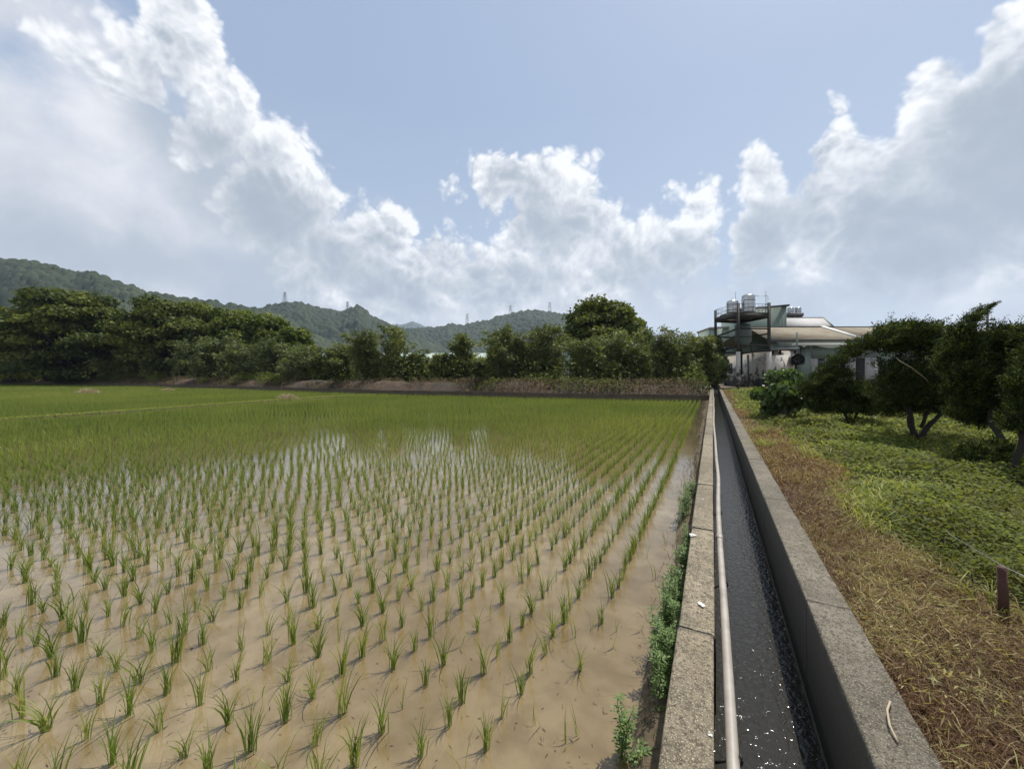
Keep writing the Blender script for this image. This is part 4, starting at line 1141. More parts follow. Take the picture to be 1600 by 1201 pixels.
def feathery(px, ytop, hw, d, lab, seed, mat_='bamboo_leaf', n=5200, zb=1.05, name='bamboo_clump', grp='bamboo clumps behind the earth bank'):
    """arching culms carrying drooping sprays of narrow leaves"""
    rg = np.random.default_rng(seed)
    c = at(px, d, zb); H = zat(ytop, d) - zb; Rw = hw / FPX * d
    t = empty(name, c); tag(t, lab, 'bamboo', grp)
    b = MB(); ns = 24; Ps, As = [], []
    per = n // ns
    for k in range(ns):
        a = rg.uniform(0, 6.28); hh = H * rg.uniform(.35, 1.05) ; out = Rw * rg.uniform(.1, 1.0) * (1.15 - .45 * hh / H)
        x0, y0 = rg.normal(0, Rw * .3, 2)
        s = np.linspace(0, 1, 7)
        pts = np.stack([x0 + math.cos(a) * out * s ** 2, y0 + math.sin(a) * out * s ** 2, hh * np.sin(s * 1.45) / math.sin(1.45)], 1)
        b.tube(pts + c, np.linspace(.035, .012, 7), 4, cap=False)
        # leaves hang in bunches at the nodes of the culm
        nn_ = 9; nu = np.clip(.14 + .86 * (np.arange(nn_) + rg.uniform(-.3, .3, nn_)) / (nn_ - 1), .05, 1)
        q_ = rg.integers(0, nn_, per); u = nu[q_]
        node = np.stack([np.interp(u, s, pts[:, i_]) for i_ in range(3)], 1)
        na = rg.uniform(0, 6.28, nn_); off_ = np.stack([np.cos(na), np.sin(na), rg.uniform(-.3, .25, nn_)], 1) * (rg.uniform(.1, .5, nn_) * min(Rw, 2.2) * .42)[:, None]
        cen_ = node + off_[q_]
        P = cen_ + rg.normal(0, 1, (per, 3)) * np.array([1, 1, .55]) * (.085 * min(Rw, 2.4))
        dr = unit(P - node) + rg.normal(0, .35, (per, 3)); dr[:, 2] -= rg.uniform(-.2, .6, per)
        Ps.append(P); As.append(dr)
    P = np.concatenate(Ps); A = np.concatenate(As); m_ = len(P)
    P[:, 2] = np.maximum(P[:, 2], .05)
    nr = rand_dirs(m_, rg); nr[:, 2] += .7
    tone = np.clip(rg.uniform(0, 1, m_) * .6 + np.repeat(rg.uniform(0, .5, ns), per), 0, 1)
    V, T, r = leaves(P, A, nr, .0082 * d * rg.uniform(.6, 1.4, m_), .0028 * d, .1, tone, rg)
    link('foliage', mesh_np('foliage', V, T, M[mat_], rnd=r), t)
    b.build('culms', M['bark_pale'], t)

def background_trees():
    big_tree(-95, 481, 95, 80, 'dark spreading tree cut by the left edge of the picture', 1, n=17000)
    big_tree(18, 477, 62, 76, 'dark tree between the left edge and the tallest tiered tree', 2, n=14000)
    big_tree(112, 454, 84, 71, 'tallest dark tiered tree, left of the pair of domes', 3, n=24000)
    big_tree(200, 483, 40, 76, 'narrow dark tree filling the gap between two broad domes', 4, n=9000)
    big_tree(272, 467, 78, 72, 'second broad dark domed tree from the left', 5, n=20000)
    big_tree(368, 483, 48, 70, 'olive green tree right of the two dark domes, the taller', 6, 'olive_leaf', n=13000, tiers=False)
    big_tree(420, 493, 40, 66, 'olive green tree right of the two dark domes, the middle one', 7, 'olive_leaf', n=11000, tiers=False)
    big_tree(462, 512, 32, 62, 'olive green tree right of the two dark domes, the lowest', 8, 'olive_leaf', n=9000, tiers=False)
    big_tree(942, 467, 68, 52, 'large round dark tree standing above the bamboo in the middle', 9, n=19000, low=.3)
    big_tree(987, 493, 32, 55, 'lighter tree crown leaning out from behind the large round tree', 10, 'olive_leaf', n=9000, tiers=False)
    F = [(200, 548, 32, 'low bamboo under the tallest dark tree'), (245, 545, 32, 'low bamboo under the gap between the dark domes'), (290, 536, 34, 'pale bamboo under the second domed tree'),
         (335, 525, 32, 'pale bamboo at the right foot of the second domed tree'), (380, 538, 32, 'pale bamboo below the tallest olive tree'), (425, 530, 34, 'pale bamboo below the middle olive tree'),
         (468, 540, 30, 'bamboo at the foot of the lowest olive tree'), (505, 548, 26, 'low bamboo right of the olive trees'), (538, 540, 28, 'bamboo with a dark rounded top before the twin feathery ones'),
         (575, 514, 30, 'tall feathery bamboo below the pointed hill, left of a pair'), (612, 514, 30, 'tall feathery bamboo below the pointed hill, right of a pair'), (652, 552, 26, 'low bamboo in front of the pale roof, left'),
         (690, 556, 26, 'lowest bamboo in front of the long pale roof'), (722, 526, 28, 'rounded bamboo standing in front of the right end of the pale roof'), (765, 556, 24, 'low bamboo just right of the rounded one'),
         (778, 512, 28, 'tall leaning bamboo below the end of the farther hill'), (822, 520, 34, 'wide bamboo in front of the farther hill crest'), (862, 514, 32, 'bamboo touching the left side of the large round tree'),
         (905, 530, 36, 'bamboo in front of the large round tree, left'), (950, 520, 36, 'bamboo in front of the large round tree, middle'), (995, 514, 34, 'bamboo in front of the lighter leaning crown'),
         (1035, 514, 32, 'tall bamboo right of the large round tree, nearer the canal'), (1072, 520, 30, 'bamboo between the round tree and the water tower, left'), (1098, 530, 24, 'bamboo just left of the end of the canal')]
    for i, (px, yt, hw, lab) in enumerate(F):
        d = float(bank_depth(px)) * 1.0 + 5.5 + (i % 3) * 1.5
        pale = 250 < px < 480
        feathery(px, yt, hw, d, lab, 50 + i, 'bamboo_leaf_pale' if pale else 'bamboo_leaf', n=9000 if px > 480 else 6500)
    big_tree(1114, 524, 20, 42, 'small tree beside the end of the canal, in front of the water tower', 88, 'bamboo_leaf', n=9000, tiers=False, zb=.8, size=.26, grp=None)
    # undergrowth under the trees
    rg = np.random.default_rng(91); n = 30000
    i = rg.integers(0, len(BANK), n); T_ = unit(np.gradient(BANK, axis=0)); Nn = -np.stack([T_[:, 1], -T_[:, 0]], 1)
    off = rg.uniform(3.0, 12, n); P = BANK[i] + Nn[i] * off[:, None]
    z = 1.0 + rg.uniform(0, 1, n) ** 1.3 * (.9 + 2.6 * fbm(P[:, 0] * .3, P[:, 1] * .3, 3, 77)); ax = rand_dirs(n, rg); nr = rand_dirs(n, rg); nr[:, 2] += .8
    V, T, r = leaves(np.concatenate([P, z[:, None]], 1), ax, nr, rg.uniform(.15, .4, n), .16, .1, rg=rg)
    tag(link('undergrowth', mesh_np('undergrowth', V, T, M['bamboo_leaf'], rnd=r)), 'dark green undergrowth under the trees behind the bank', None, None, 'stuff')
    # pale stems and dead sticks on the bank
background_trees()


def sprays(lobes, n, length, rg, updir=(.25, .0, .8), per=16, needle=1.0):
    """juniper sprays: tight plumes of short scale-like needles that curve up and outwards"""
    lobes = np.asarray(lobes, float); w = lobes[:, 3] * lobes[:, 4] + lobes[:, 3] * lobes[:, 5]
    i = rg.choice(len(lobes), n, p=w / w.sum()); d = rand_dirs(n, rg)
    rad = rg.uniform(.35, 1.0, n) ** .6
    P = lobes[i, :3] + d * lobes[i, 3:6] * rad[:, None]
    ax = unit(d * .55 + np.array(updir) + rand_dirs(n, rg) * .35); L = length * rg.uniform(.5, 1.5, n)
    s = rg.uniform(0, 1, (n, per)); side = rand_dirs(n * per, rg).reshape(n, per, 3)
    rr = (.26 * (1 - s * .75))[:, :, None] * L[:, None, None]
    pos = P[:, None] + ax[:, None] * (s * L[:, None])[:, :, None] + side * rr * rg.uniform(.2, 1, (n, per, 1))
    la = unit(ax[:, None] * .9 + side * .8)
    tone = np.clip(np.repeat(rg.uniform(0, .7, n), per) + rg.uniform(-.1, .35, n * per) * 1.0, 0, 1)
    m_ = n * per
    return leaves(pos.reshape(-1, 3), la.reshape(-1, 3), rand_dirs(m_, rg), np.repeat(L, per) * .26 * needle * rg.uniform(.7, 1.3, m_), np.repeat(L, per) * .10 * needle, .1, tone, rg)
def juniper(name, base, trunks, blobs, lab, seed, n, depth0, L=.20, updir=None, cat='juniper tree', mat_='juniper', zfloor=None, leader=None):
    """blobs: (px, py, depth, rx px, ry px); trunks: lists of (px, py, depth, radius)"""
    rg = np.random.default_rng(seed)
    t = empty(name, base); tag(t, lab, cat)
    lob = []
    for px, py, d, rx, ry in blobs:
        p = ptz(px, py, d); s = d / FPX; lob.append((*(p - base), rx * s, max(rx, ry) * s * .85, ry * s))
    up = np.array(updir if updir is not None else (RGT[0] * .45, RGT[1] * .45, .75))
    sub = []
    for l in lob:          # break every mass into smaller plumes that leave gaps between them
        l = np.array(l); m_ = 11
        dd = rand_dirs(m_, rg) * rg.uniform(.55, 1.0, (m_, 1))
        for q_ in dd: sub.append((*(l[:3] + q_ * l[3:6] * .86), *(l[3:6] * rg.uniform(.16, .34) * np.array([1.2, 1.2, .8]))))
        sub.append((*l[:3], *(l[3:6] * .42)))
    V, T, r = join([sprays(sub, int(n * .9), L, rg, up), sprays([q_ for q_ in sub if q_[3] > .05], int(n * .10), L * 2.1, rg, np.array([RGT[0] * .9, RGT[1] * .9, .5]), per=40, needle=.38)])
    if leader is not None:
        pl = plume([ptz(*q_) - base for q_ in leader], .20, 1500, .12, rg)
        V, T, r = join([(V, T, r), pl])
    if zfloor is not None: V[:, 2] = np.maximum(V[:, 2], zfloor - base[2])
    link('crown', mesh_np('crown', V, T, M[mat_], rnd=r), t)
    for tr in trunks:
        b = MB(); pts = np.array([ptz(a, y, d) for a, y, d, _ in tr]); rad = [q_[3] * .66 for q_ in tr]
        P = resample(pts, .12); s0 = np.linspace(0, 1, len(pts)); rr = np.interp(np.linspace(0, 1, len(P)), s0, rad)
        P = P + .02 * np.stack([np.sin(np.arange(len(P)) * 1.3 + seed), np.cos(np.arange(len(P)) * .9), np.zeros(len(P))], 1)
        b.tube(P, rr * (1 + .12 * np.sin(np.arange(len(P)) * 2.1)), 9)
        b.build('trunk', M['bark'], t, smooth=True)

def plume(path, r0, n, L, rg):
    """small ragged sprays strung along a curved leader shoot that tapers to a point"""
    P = resample(np.array(path), .03); k = len(P); lob = []
    for i in range(k):
        u = i / (k - 1); r = r0 * (1 - u) ** 1.15 + .006
        o = rg.normal(0, .45, 3) * r; rr = r * rg.uniform(.35, .75); lob.append((*(P[i] + o), rr, rr, rr))
    out = []
    for a, b, ls in ((0, .45, 1.0), (.45, .8, .6), (.8, 1.0, .32)):
        sel = lob[int(a * k):int(b * k)]
        dr = unit(P[min(k - 1, int(b * k))] - P[int(a * k)])
        out.append(sprays(sel, int(n * (b - a)), L * ls, rg, dr * 1.2, per=14))
    return join(out)
def right_trees():
    G = .55
    # low windswept juniper before the green shed
    d = 11.5; b0 = at(1320, d, G)
    juniper('juniper_shrub', b0, [[(1325, 668, d, .07), (1320, 640, d, .06), (1300, 615, d, .04)], [(1328, 668, d, .06), (1345, 635, d, .05), (1365, 600, d, .03)]],
            [(1258, 604, d, 14, 9), (1274, 592, d, 18, 9), (1292, 578, d, 19, 9), (1309, 565, d, 18, 8), (1325, 552, d, 16, 7), (1338, 544, d, 12, 6), (1290, 594, d, 22, 10), (1308, 584, d, 18, 8),
             (1272, 612, d, 34, 15), (1310, 608, d, 40, 14), (1345, 608, d, 34, 14), (1288, 634, d, 36, 15), (1328, 636, d, 36, 16), (1362, 614, d - .5, 22, 16), (1368, 636, d, 22, 15)],
            'low windswept dark juniper in front of the green shed, rising to the right', 201, 6200, d, .17, updir=(RGT[0] * 1.1, RGT[1] * 1.1, .6))
    # middle juniper with twin trunk
    d = 8.9; b0 = at(1433, d, G)
    juniper('juniper_tree', b0, [[(1432, 690, d, .10), (1422, 655, d, .085), (1412, 610, d, .06), (1405, 560, d, .03)], [(1434, 690, d, .10), (1455, 660, d, .07), (1475, 640, d, .055), (1490, 600, d, .03)],
                                 [(1438, 668, d, .05), (1452, 640, d, .05), (1462, 590, d, .03)]],
            [(1372, 543, d, 32, 16), (1350, 541, d, 22, 10), (1400, 538, d, 36, 20), (1440, 532, d, 40, 26), (1470, 545, d, 34, 30), (1416, 575, d, 42, 30), (1460, 580, d, 44, 34),
             (1400, 615, d, 36, 26), (1450, 620, d, 44, 24), (1390, 597, d, 18, 22), (1334, 549, d, 13, 7), (1490, 610, d, 26, 24), (1425, 520, d, 60, 8), (1395, 638, d + .4, 30, 14), (1452, 640, d + .3, 30, 10), (1488, 638, d, 26, 14), (1372, 622, d + .6, 24, 16)],
            'dark juniper tree with a twin trunk, between the low juniper and the spired one', 202, 6800, d, .165)
    # spired juniper
    d = 6.9; b0 = at(1568, d * .93, G)
    spire = [(1500, 550, d, 24, 20), (1504, 532, d, 14, 10), (1562, 517, d, 16, 4), (1590, 524, d, 14, 5)]
    juniper('juniper_tree', b0, [[(1580, 738, d * .93, .085), (1566, 700, d * .94, .075), (1553, 660, d * .97, .07), (1545, 600, d, .05), (1515, 520, d, .025)]],
            spire + [(1510, 580, d, 40, 30), (1550, 575, d, 34, 30), (1540, 540, d, 26, 18), (1570, 545, d, 30, 14), (1560, 528, d, 26, 9), (1585, 520, d, 14, 8), (1530, 612, d, 44, 24), (1570, 610, d, 34, 26), (1500, 620, d, 26, 20), (1555, 640, d, 36, 14), (1592, 575, d, 20, 24), (1505, 646, d + .5, 26, 16), (1535, 660, d + .2, 24, 12), (1575, 648, d + .4, 26, 16), (1500, 600, d + .4, 24, 24)],
            'tall dark juniper with a crooked spire pointing to the right', 203, 8200, d, .13, leader=[(1494, 548, d), (1500, 528, d), (1508, 510, d), (1519, 498, d), (1531, 487, d), (1545, 479, d), (1562, 472, d)])
    # right edge juniper
    d = 5.6; b0 = at(1600, d, G)
    juniper('juniper_tree', b0, [[(1583, 748, d, .065), (1592, 700, d, .06), (1600, 650, d, .05), (1620, 600, d, .04)]],
            [(1600, 600, d, 30, 22), (1640, 590, d, 44, 40), (1605, 640, d, 34, 22), (1650, 650, d, 46, 30), (1590, 668, d, 22, 12), (1690, 560, d, 50, 50), (1622, 560, d, 20, 14), (1700, 640, d, 40, 40)],
            'dark juniper at the right edge of the picture, nearest of the row', 204, 4200, d, .14)
    d = 5.9; b0 = at(1525, d, G)
    juniper('juniper_shrub', b0, [[(1540, 738, d, .02), (1525, 715, d, .015), (1510, 705, d, .01)]],
            [(1520, 712, d, 24, 12), (1508, 728, d, 22, 12), (1540, 725, d, 24, 13), (1555, 705, d, 18, 10), (1500, 742, d, 12, 6)],
            'low dark juniper bush at the foot of the spired juniper', 205, 900, d, .12)
    # elder with broad pale leaves by the shed
    for px, py, rx, ry, d, lab, sd in ((1228, 612, 28, 34, 13.2, 'leafy elder bush with broad pale leaves, left of the low juniper', 211), (1206, 628, 18, 20, 14.0, 'small leafy bush beside the canal grass, left of the elder', 212)):
        rg = np.random.default_rng(sd); s = d / FPX; c = at(px, d, G); t = empty('elder_bush', c); tag(t, lab, 'bush')
        zc = zat(py, d) - G
        lob = [(rg.normal(0, rx * s * .4), rg.normal(0, rx * s * .4), zc + rg.uniform(-.6, .75) * ry * s, rx * s * .5, rx * s * .5, ry * s * .35) for _ in range(16)]
        V, T, r = crown_from_lobes(lob, 2600 if sd == 211 else 1300, .21, .9, rg, droop=.6, shell=.4)
        V[:, 2] = np.maximum(V[:, 2], .0)
        link('foliage', mesh_np('foliage', V, T, M['elder_leaf'], rnd=r), t)
        b = MB()
        limb_set(b, c + (0, 0, -.3), [c + np.array(l[:3]) for l in lob[:9]], .06, rg, .15)
        b.build('branches', M['bark_pale'], t)
    # bare grey branch in the middle juniper
    b = MB(); pts = [ptz(1400, 558, 8.75), ptz(1406, 564, 8.3), ptz(1424, 574, 8.2), ptz(1447, 592, 8.35), ptz(1452, 600, 8.8)]
    b.tube(resample(pts, .06), .009, 6)
    tag(b.build('dead_branch', M['dry_stalk'], offset=pts[0], smooth=True), 'pale bare branch slanting across the front of the twin trunk juniper', 'branch')
right_trees()


# ------------------------------------------------------------------ buildings
def wall(b, p, q, z0, z1, th=.16, z1b=None):
    """upright wall of thickness th between two ground points, thickness growing away from the lens"""
    p = np.array(p[:2], float); q = np.array(q[:2], float); t = unit(q - p); n = np.array([-t[1], t[0]])
    if n @ (p + q) < 0: n = -n
    z1b = z1 if z1b is None else z1b
    return b.prism([p, q, q + n * th, p + n * th], z0, [z1, z1b, z1b, z1])
def roof(b, quad, th=.12):
    Q = np.array(quad, float); V = np.concatenate([Q, Q - (0, 0, th)])
    return b.add(V, [(0, 1, 2, 3), (7, 6, 5, 4), (0, 4, 5, 1), (1, 5, 6, 2), (2, 6, 7, 3), (3, 7, 4, 0)])
def along(p, q, t):
    return np.array(p) * (1 - t) + np.array(q) * t
def opening(t, p, q, a0, a1, z0, z1, name, matn, frame='trim_dark', prd=.05, fr=.07):
    """window or door: framed pane standing a little proud of the wall p-q"""
    p = np.array(p[:2], float); q = np.array(q[:2], float); tt = unit(q - p); n = np.array([tt[1], -tt[0]])
    if n @ (p + q) > 0: n = -n
    A = p + (q - p) * a0; B = p + (q - p) * a1
    b = MB()
    for (u, v, w0, w1) in ((A, A + tt * fr, z0, z1), (B - tt * fr, B, z0, z1), (A + tt * fr, B - tt * fr, z1 - fr, z1), (A + tt * fr, B - tt * fr, z0, z0 + fr)):
        b.prism([u + n * prd, v + n * prd, v + n * .002, u + n * .002], w0, w1)
    o = b.build(name, M[frame], t)
    b = MB(); b.prism([A + tt * fr + n * prd * .5, B - tt * fr + n * prd * .5, B - tt * fr + n * .003, A + tt * fr + n * .003], z0 + fr, z1 - fr)
    c = b.build('pane' if 'window' in name else 'door_leaf', M[matn], o, offset=t.location)
    return o

def buildings():
    # whitewashed shed
    A, B = at(1203, 40.6), at(1133, 52); C = at(1246, 43.0); D = B + (C - A)
    t = empty('whitewashed_shed', at(1180, 46, .5)); tag(t, 'low shed with flaking black and white whitewash below the water tower', 'shed')
    b = MB(); wall(b, A, B, .4, 4.55, .2, 4.35); b.build('front_wall', M['flaking'], t)
    b = MB(); wall(b, A + (.0, .0, 0), C, .4, 4.0, .2, 4.2); b.build('side_wall', M['flaking'], t)
    rA, rB, rC, rD = A * 1.0, B * 1.0, C * 1.0, D * 1.0
    u = unit(B - A) * .4; v = unit(A - C) * .35
    b = MB(); roof(b, [(*(A - u + v)[:2], 4.62), (*(B + u + v)[:2], 4.42), (*(D + u)[:2], 4.75), (*(C - u)[:2], 4.95)], .12); b.build('roof', M['grey_wall'], t)
    for k in (.0, .42, .66, 1.0):
        p = A + (B - A) * k; b = MB(); b.prism([(p + unit(A - B) * .17 + v * .45)[:2], (p - unit(A - B) * .17 + v * .45)[:2], (p - unit(A - B) * .17 + v * .01)[:2], (p + unit(A - B) * .17 + v * .01)[:2]], .4, 4.3)
        b.build('pilaster', M['grey_wall'], t)
    opening(t, A, B, .80, .90, 2.1, 3.4, 'window', 'glass')
    # stained frame wall by the shed
    t = empty('stained_wall', at(1225, 42, .5)); tag(t, 'stained pale panel wall in a dark frame between the shed and the green warehouse', 'wall')
    E0, E1 = at(1207, 41.9), at(1243, 42.3)
    b = MB(); wall(b, E0, E1, .4, 4.6, .12); b.build('panel', M['flaking'], t)
    for k in (0, .32, 1):
        p = E0 + (E1 - E0) * k; b = MB(); b.beam((p[0], p[1] - .1, .4), (p[0], p[1] - .1, 4.7), .2, .2); b.build('post', M['dark_steel'], t)
    b = MB(); b.beam((*(E0[:2] - FWD * .15), 4.7), (*(E1[:2] - FWD * .15), 4.7), .15, .25); b.build('top_rail', M['trim_dark'], t)
    # green warehouse with rusty roof
    t = empty('green_warehouse', at(1300, 50, .5)); tag(t, 'long green corrugated warehouse with a rusty tan roof behind the junipers', 'warehouse')
    W0, W1 = at(1203, 46), at(1440, 50)
    b = MB(); wall(b, W0, W1, .4, 6.0, .2, 6.3); b.build('wall', M['green_sheet'], t)
    R0, R1 = at(1163, 55.5), at(1392, 60)
    z = lambda px_, y, d: zat(y, d)
    b = MB(); e0, e1, e2 = ptz(1200, 530, 45.4), ptz(1348, 529.5, 47.7), ptz(1455, 529, 49.6); r0, r1, r2 = ptz(1168, 511, 55), ptz(1285, 511, 57.5), ptz(1400, 511, 60)
    roof(b, [e0, e1, r1, r0]); b.build('roof', M['rust_roof'], t)
    b = MB(); roof(b, [e1, e2, r2, r1]); b.build('roof', M['rust_roof'], t)
    b = MB(); b.beam(ptz(1348, 529, 47.6), r1 + (0, 0, .1), .5, .14); b.build('roof_flashing', M['trim_pale'], t)
    b = MB(); b.beam(e0 + (0, 0, -.22), e2 + (0, 0, -.22), .18, .2); b.build('eave_trim', M['trim_dark'], t)
    b = MB(); b.beam(r0 + (0, 0, .03), r2 + (0, 0, .03), .3, .12); b.build('ridge_cap', M['trim_dark'], t)
    b = MB(); back = FWD * 9
    roof(b, [r0, r2, r2 + (back[0], back[1], -2.2), r0 + (back[0], back[1], -2.2)]); b.build('rear_roof', M['rust_roof'], t)
    # lean-to in front
    t = empty('lean_to', at(1290, 44.5, .5)); tag(t, 'green panelled lean-to with a pale awning edge in front of the rusty roofed warehouse', 'lean-to')
    L0, L1 = at(1246, 44), at(1372, 44.6)
    def seg(px0, px1, za, zb, nm, mt, off=0.0):
        d0 = np.interp(px0, [1246, 1372], [44, 44.6]) - off; d1 = np.interp(px1, [1246, 1372], [44, 44.6]) - off
        b = MB(); wall(b, at(px0, d0), at(px1, d1), za, zb, .12); return b.build(nm, M[mt], t)
    seg(1246, 1267, .4, 5.3, 'wall_panel', 'green_sheet'); seg(1269, 1322, 3.85, 5.3, 'wall_panel', 'green_sheet')
    seg(1269, 1278, .4, 3.8, 'lower_wall', 'white_wall'); seg(1278, 1321, .4, 2.6, 'lower_wall', 'blue_grey'); seg(1323, 1337, .4, 3.9, 'lower_wall', 'white_wall'); seg(1352, 1372, .4, 3.9, 'lower_wall', 'white_wall')
    seg(1278, 1321, 2.6, 3.8, 'window', 'glass', -.05); seg(1338, 1351, .4, 3.9, 'door', 'void', -.05)
    for px in (1290, 1301, 1311): seg(px, px + 1.2, 2.6, 3.8, 'window_bar', 'trim_pale', .03)
    seg(1252, 1258, 3.2, 5.0, 'vent_panel', 'green_dark', .14); seg(1322, 1373, 3.95, 5.3, 'wall_panel', 'blue_grey')
    b = MB(); roof(b, [ptz(1240, 538, 43.2), ptz(1376, 538, 43.8), ptz(1376, 536.6, 45.2), ptz(1240, 536.6, 44.6)], .1); b.build('awning', M['pale_roof'], t)
    b = MB(); b.beam(ptz(1238, 538.5, 43.15), ptz(1378, 538.5, 43.75), .1, .22); b.build('awning_edge', M['trim_pale'], t)
    # flue
    b = MB(); p = at(1245.5, 43); b.tube([(p[0], p[1], .5), (p[0], p[1], zat(519, 43))], .09, 8)
    tag(b.build('flue_pipe', M['green_dark'], offset=(p[0], p[1], .5)), 'green vertical flue pipe standing before the warehouse eave', 'pipe')
    # exhaust fan drum
    c = ptz(1246.5, 561.5, 41.5); t = empty('exhaust_fan', c); tag(t, 'round dark exhaust drum between the stained wall and the lean-to', 'exhaust fan')
    ax = unit(np.array([RGT[0] * .55 + FWD[0], RGT[1] * .55 + FWD[1], 0])); b = MB()
    n = 20; b.tube([c, c + ax * 1.0], .62, n, cap=False); b.tube([c + ax * .02, c + ax * .98], .56, n, cap=False); b.build('drum', M['galv'], t, smooth=True)
    b = MB(); b.tube([c + ax * .4, c + ax * .42], .56, n); b.build('backing', M['void'], t)
    b = MB()
    for k in range(6):
        a = k * math.pi / 3; s = np.cross(ax, (0, 0, 1)); s = s * math.cos(a) + np.array([0, 0, 1]) * math.sin(a); b.beam(c + ax * .2 + s * .08, c + ax * .25 + s * .5, .16, .02, up=ax)
    b.build('blade', M['dark_steel'], t)
    # tall green block
    t = empty('green_tower_block', at(1190, 62, .5)); tag(t, 'tall plain green corrugated block rising behind the steel water tower', 'building')
    a0, a1 = at(1152, 62), at(1229, 58); dd = np.array([RGT[0] * 1.2 + FWD[0] * 7, RGT[1] * 1.2 + FWD[1] * 7, 0])
    zt = zat(478.5, 58)
    b = MB(); b.prism([a0[:2], a1[:2], (a1 + dd)[:2], (a0 + dd)[:2]], .4, zt); b.build('wall', M['green_sheet'], t)
    g = unit(a1 - a0) * .25; f = np.array([-FWD[0], -FWD[1], 0]) * .25
    b = MB(); b.prism([(a0 - g + f)[:2], (a1 + g + f)[:2], (a1 + g + dd)[:2], (a0 - g + dd)[:2]], zt + .003, zt + .25); b.build('roof', M['trim_dark'], t)
    # cream parapet block at the left
    t = empty('cream_block', at(1128, 66, .5)); tag(t, 'low cream building with a flat parapet behind the left post of the water tower', 'building')
    a0, a1 = at(1110, 67), at(1150, 65)
    b = MB(); b.prism([a0[:2], a1[:2], (a1 + dd)[:2], (a0 + dd)[:2]], .4, zat(513, 66)); b.build('wall', M['mint_roof'], t)
    b = MB(); b.prism([(a0 - g + f)[:2], (a1 + g + f)[:2], (a1 + g + dd)[:2], (a0 - g + dd)[:2]], zat(513, 66) + .003, zat(510, 66)); b.build('parapet', M['pale_roof'], t)
    # white roofed hall
    t = empty('white_roofed_hall', at(1265, 92, .5)); tag(t, 'hall with a pale white hipped roof edged in dark trim, beyond the rusty roof', 'building')
    b = MB(); b.prism([at(1226, 92)[:2], at(1298, 92)[:2], at(1290, 104)[:2], at(1226, 104)[:2]], .4, zat(511, 92)); b.build('wall', M['white_wall'], t)
    q = [ptz(1226, 510.5, 91), ptz(1302, 510.5, 91), ptz(1287, 496.5, 103), ptz(1229, 496.5, 103)]
    b = MB(); roof(b, q, .3); b.build('roof', M['pale_roof'], t)
    b = MB(); b.beam(q[0], q[1], .3, .3); b.beam(q[1], q[2], .3, .3); b.beam(q[2], q[3], .3, .3); b.build('roof_trim', M['trim_dark'], t)
    # far concrete block with tanks
    t = empty('concrete_block', at(1243, 112, .5)); tag(t, 'grey concrete block with an open dark storey far behind the green block', 'building')
    b = MB(); b.prism([at(1231, 112)[:2], at(1253, 112)[:2], at(1250, 118)[:2], at(1230, 118)[:2]], .4, zat(501, 112)); b.build('lower_storey', M['grey_wall'], t)
    b = MB(); b.prism([at(1232, 113)[:2], at(1252, 113)[:2], at(1249, 117)[:2], at(1231, 117)[:2]], zat(501, 112), zat(493, 112)); b.build('open_storey', M['void'], t)
    for px in (1232.5, 1242, 1251):
        p = at(px, 112.2); b = MB(); b.beam((p[0], p[1], zat(501, 112)), (p[0], p[1], zat(493, 112)), .5, .5); b.build('column', M['grey_wall'], t)
    b = MB(); b.prism([at(1229, 111)[:2], at(1256, 111)[:2], at(1252, 118)[:2], at(1229, 118)[:2]], zat(493, 112), zat(489.5, 112)); b.build('roof_slab', M['grey_wall'], t)
    for px, lab in ((1235.5, 'small steel water tank on the far concrete block, the left of two'), (1247, 'small steel water tank on the far concrete block, the right of two')):
        tank(ptz(px, 489.3, 113), .82, 1.75, lab)
    # right hand hall
    t = empty('grey_hall', at(1600, 42, .5)); tag(t, 'grey walled hall with a weathered tan roof at the right behind the junipers', 'building')
    a0, a1 = at(1455, 43), at(1760, 40)
    b = MB(); wall(b, a0, a1, .4, zat(537, 42), .2, zat(537, 41)); b.build('wall', M['blue_grey'], t)
    b = MB(); roof(b, [ptz(1448, 536, 42.4), ptz(1770, 533, 39.3), ptz(1760, 515, 50), ptz(1440, 518, 53)]); b.build('roof', M['rust_roof'], t)
    b = MB(); b.beam(ptz(1448, 537, 42.3), ptz(1770, 534, 39.2), .15, .25); b.build('eave_trim', M['trim_pale'], t)
    opening(t, a0, a1, .42, .50, 2.9, 3.9, 'window', 'glass', 'trim_pale'); opening(t, a0, a1, .60, .68, 2.9, 3.9, 'window', 'glass', 'trim_pale')
    # long pale roofed shed beyond the bamboo
    t = empty('long_low_shed', at(640, 68, .9)); tag(t, 'long low shed with a pale mint roof glimpsed through the bamboo', 'shed')
    s0, s1 = at(490, 70), at(770, 64)
    b = MB(); wall(b, s0, s1, .8, zat(560.5, 69), .2, zat(560.5, 64)); b.build('wall', M['grey_wall'], t)
    b = MB(); roof(b, [ptz(486, 560, 69.4), ptz(774, 560, 63.4), ptz(765, 551.5, 72), ptz(490, 551.5, 78)]); b.build('roof', M['mint_roof'], t)
    # little hut and post by the canal end
    t = empty('small_hut', at(1092, 46, .5)); tag(t, 'tiny grey hut with a dark doorway left of the end of the canal', 'hut')
    a0, a1 = at(1082, 46), at(1102, 45.5)
    b = MB(); wall(b, a0, a1, .6, zat(581, 46), .15); b.build('wall', M['white_wall'], t); opening(t, a0, a1, .45, .75, .9, zat(586, 46), 'door', 'void')
    p = at(1107, 42); b = MB(); b.beam((p[0], p[1], .3), (p[0], p[1], zat(572, 42)), .35, .25)
    tag(b.build('gate_post', M['dark_steel'], offset=(p[0], p[1], .3)), 'dark upright post standing at the far end of the canal', 'post')
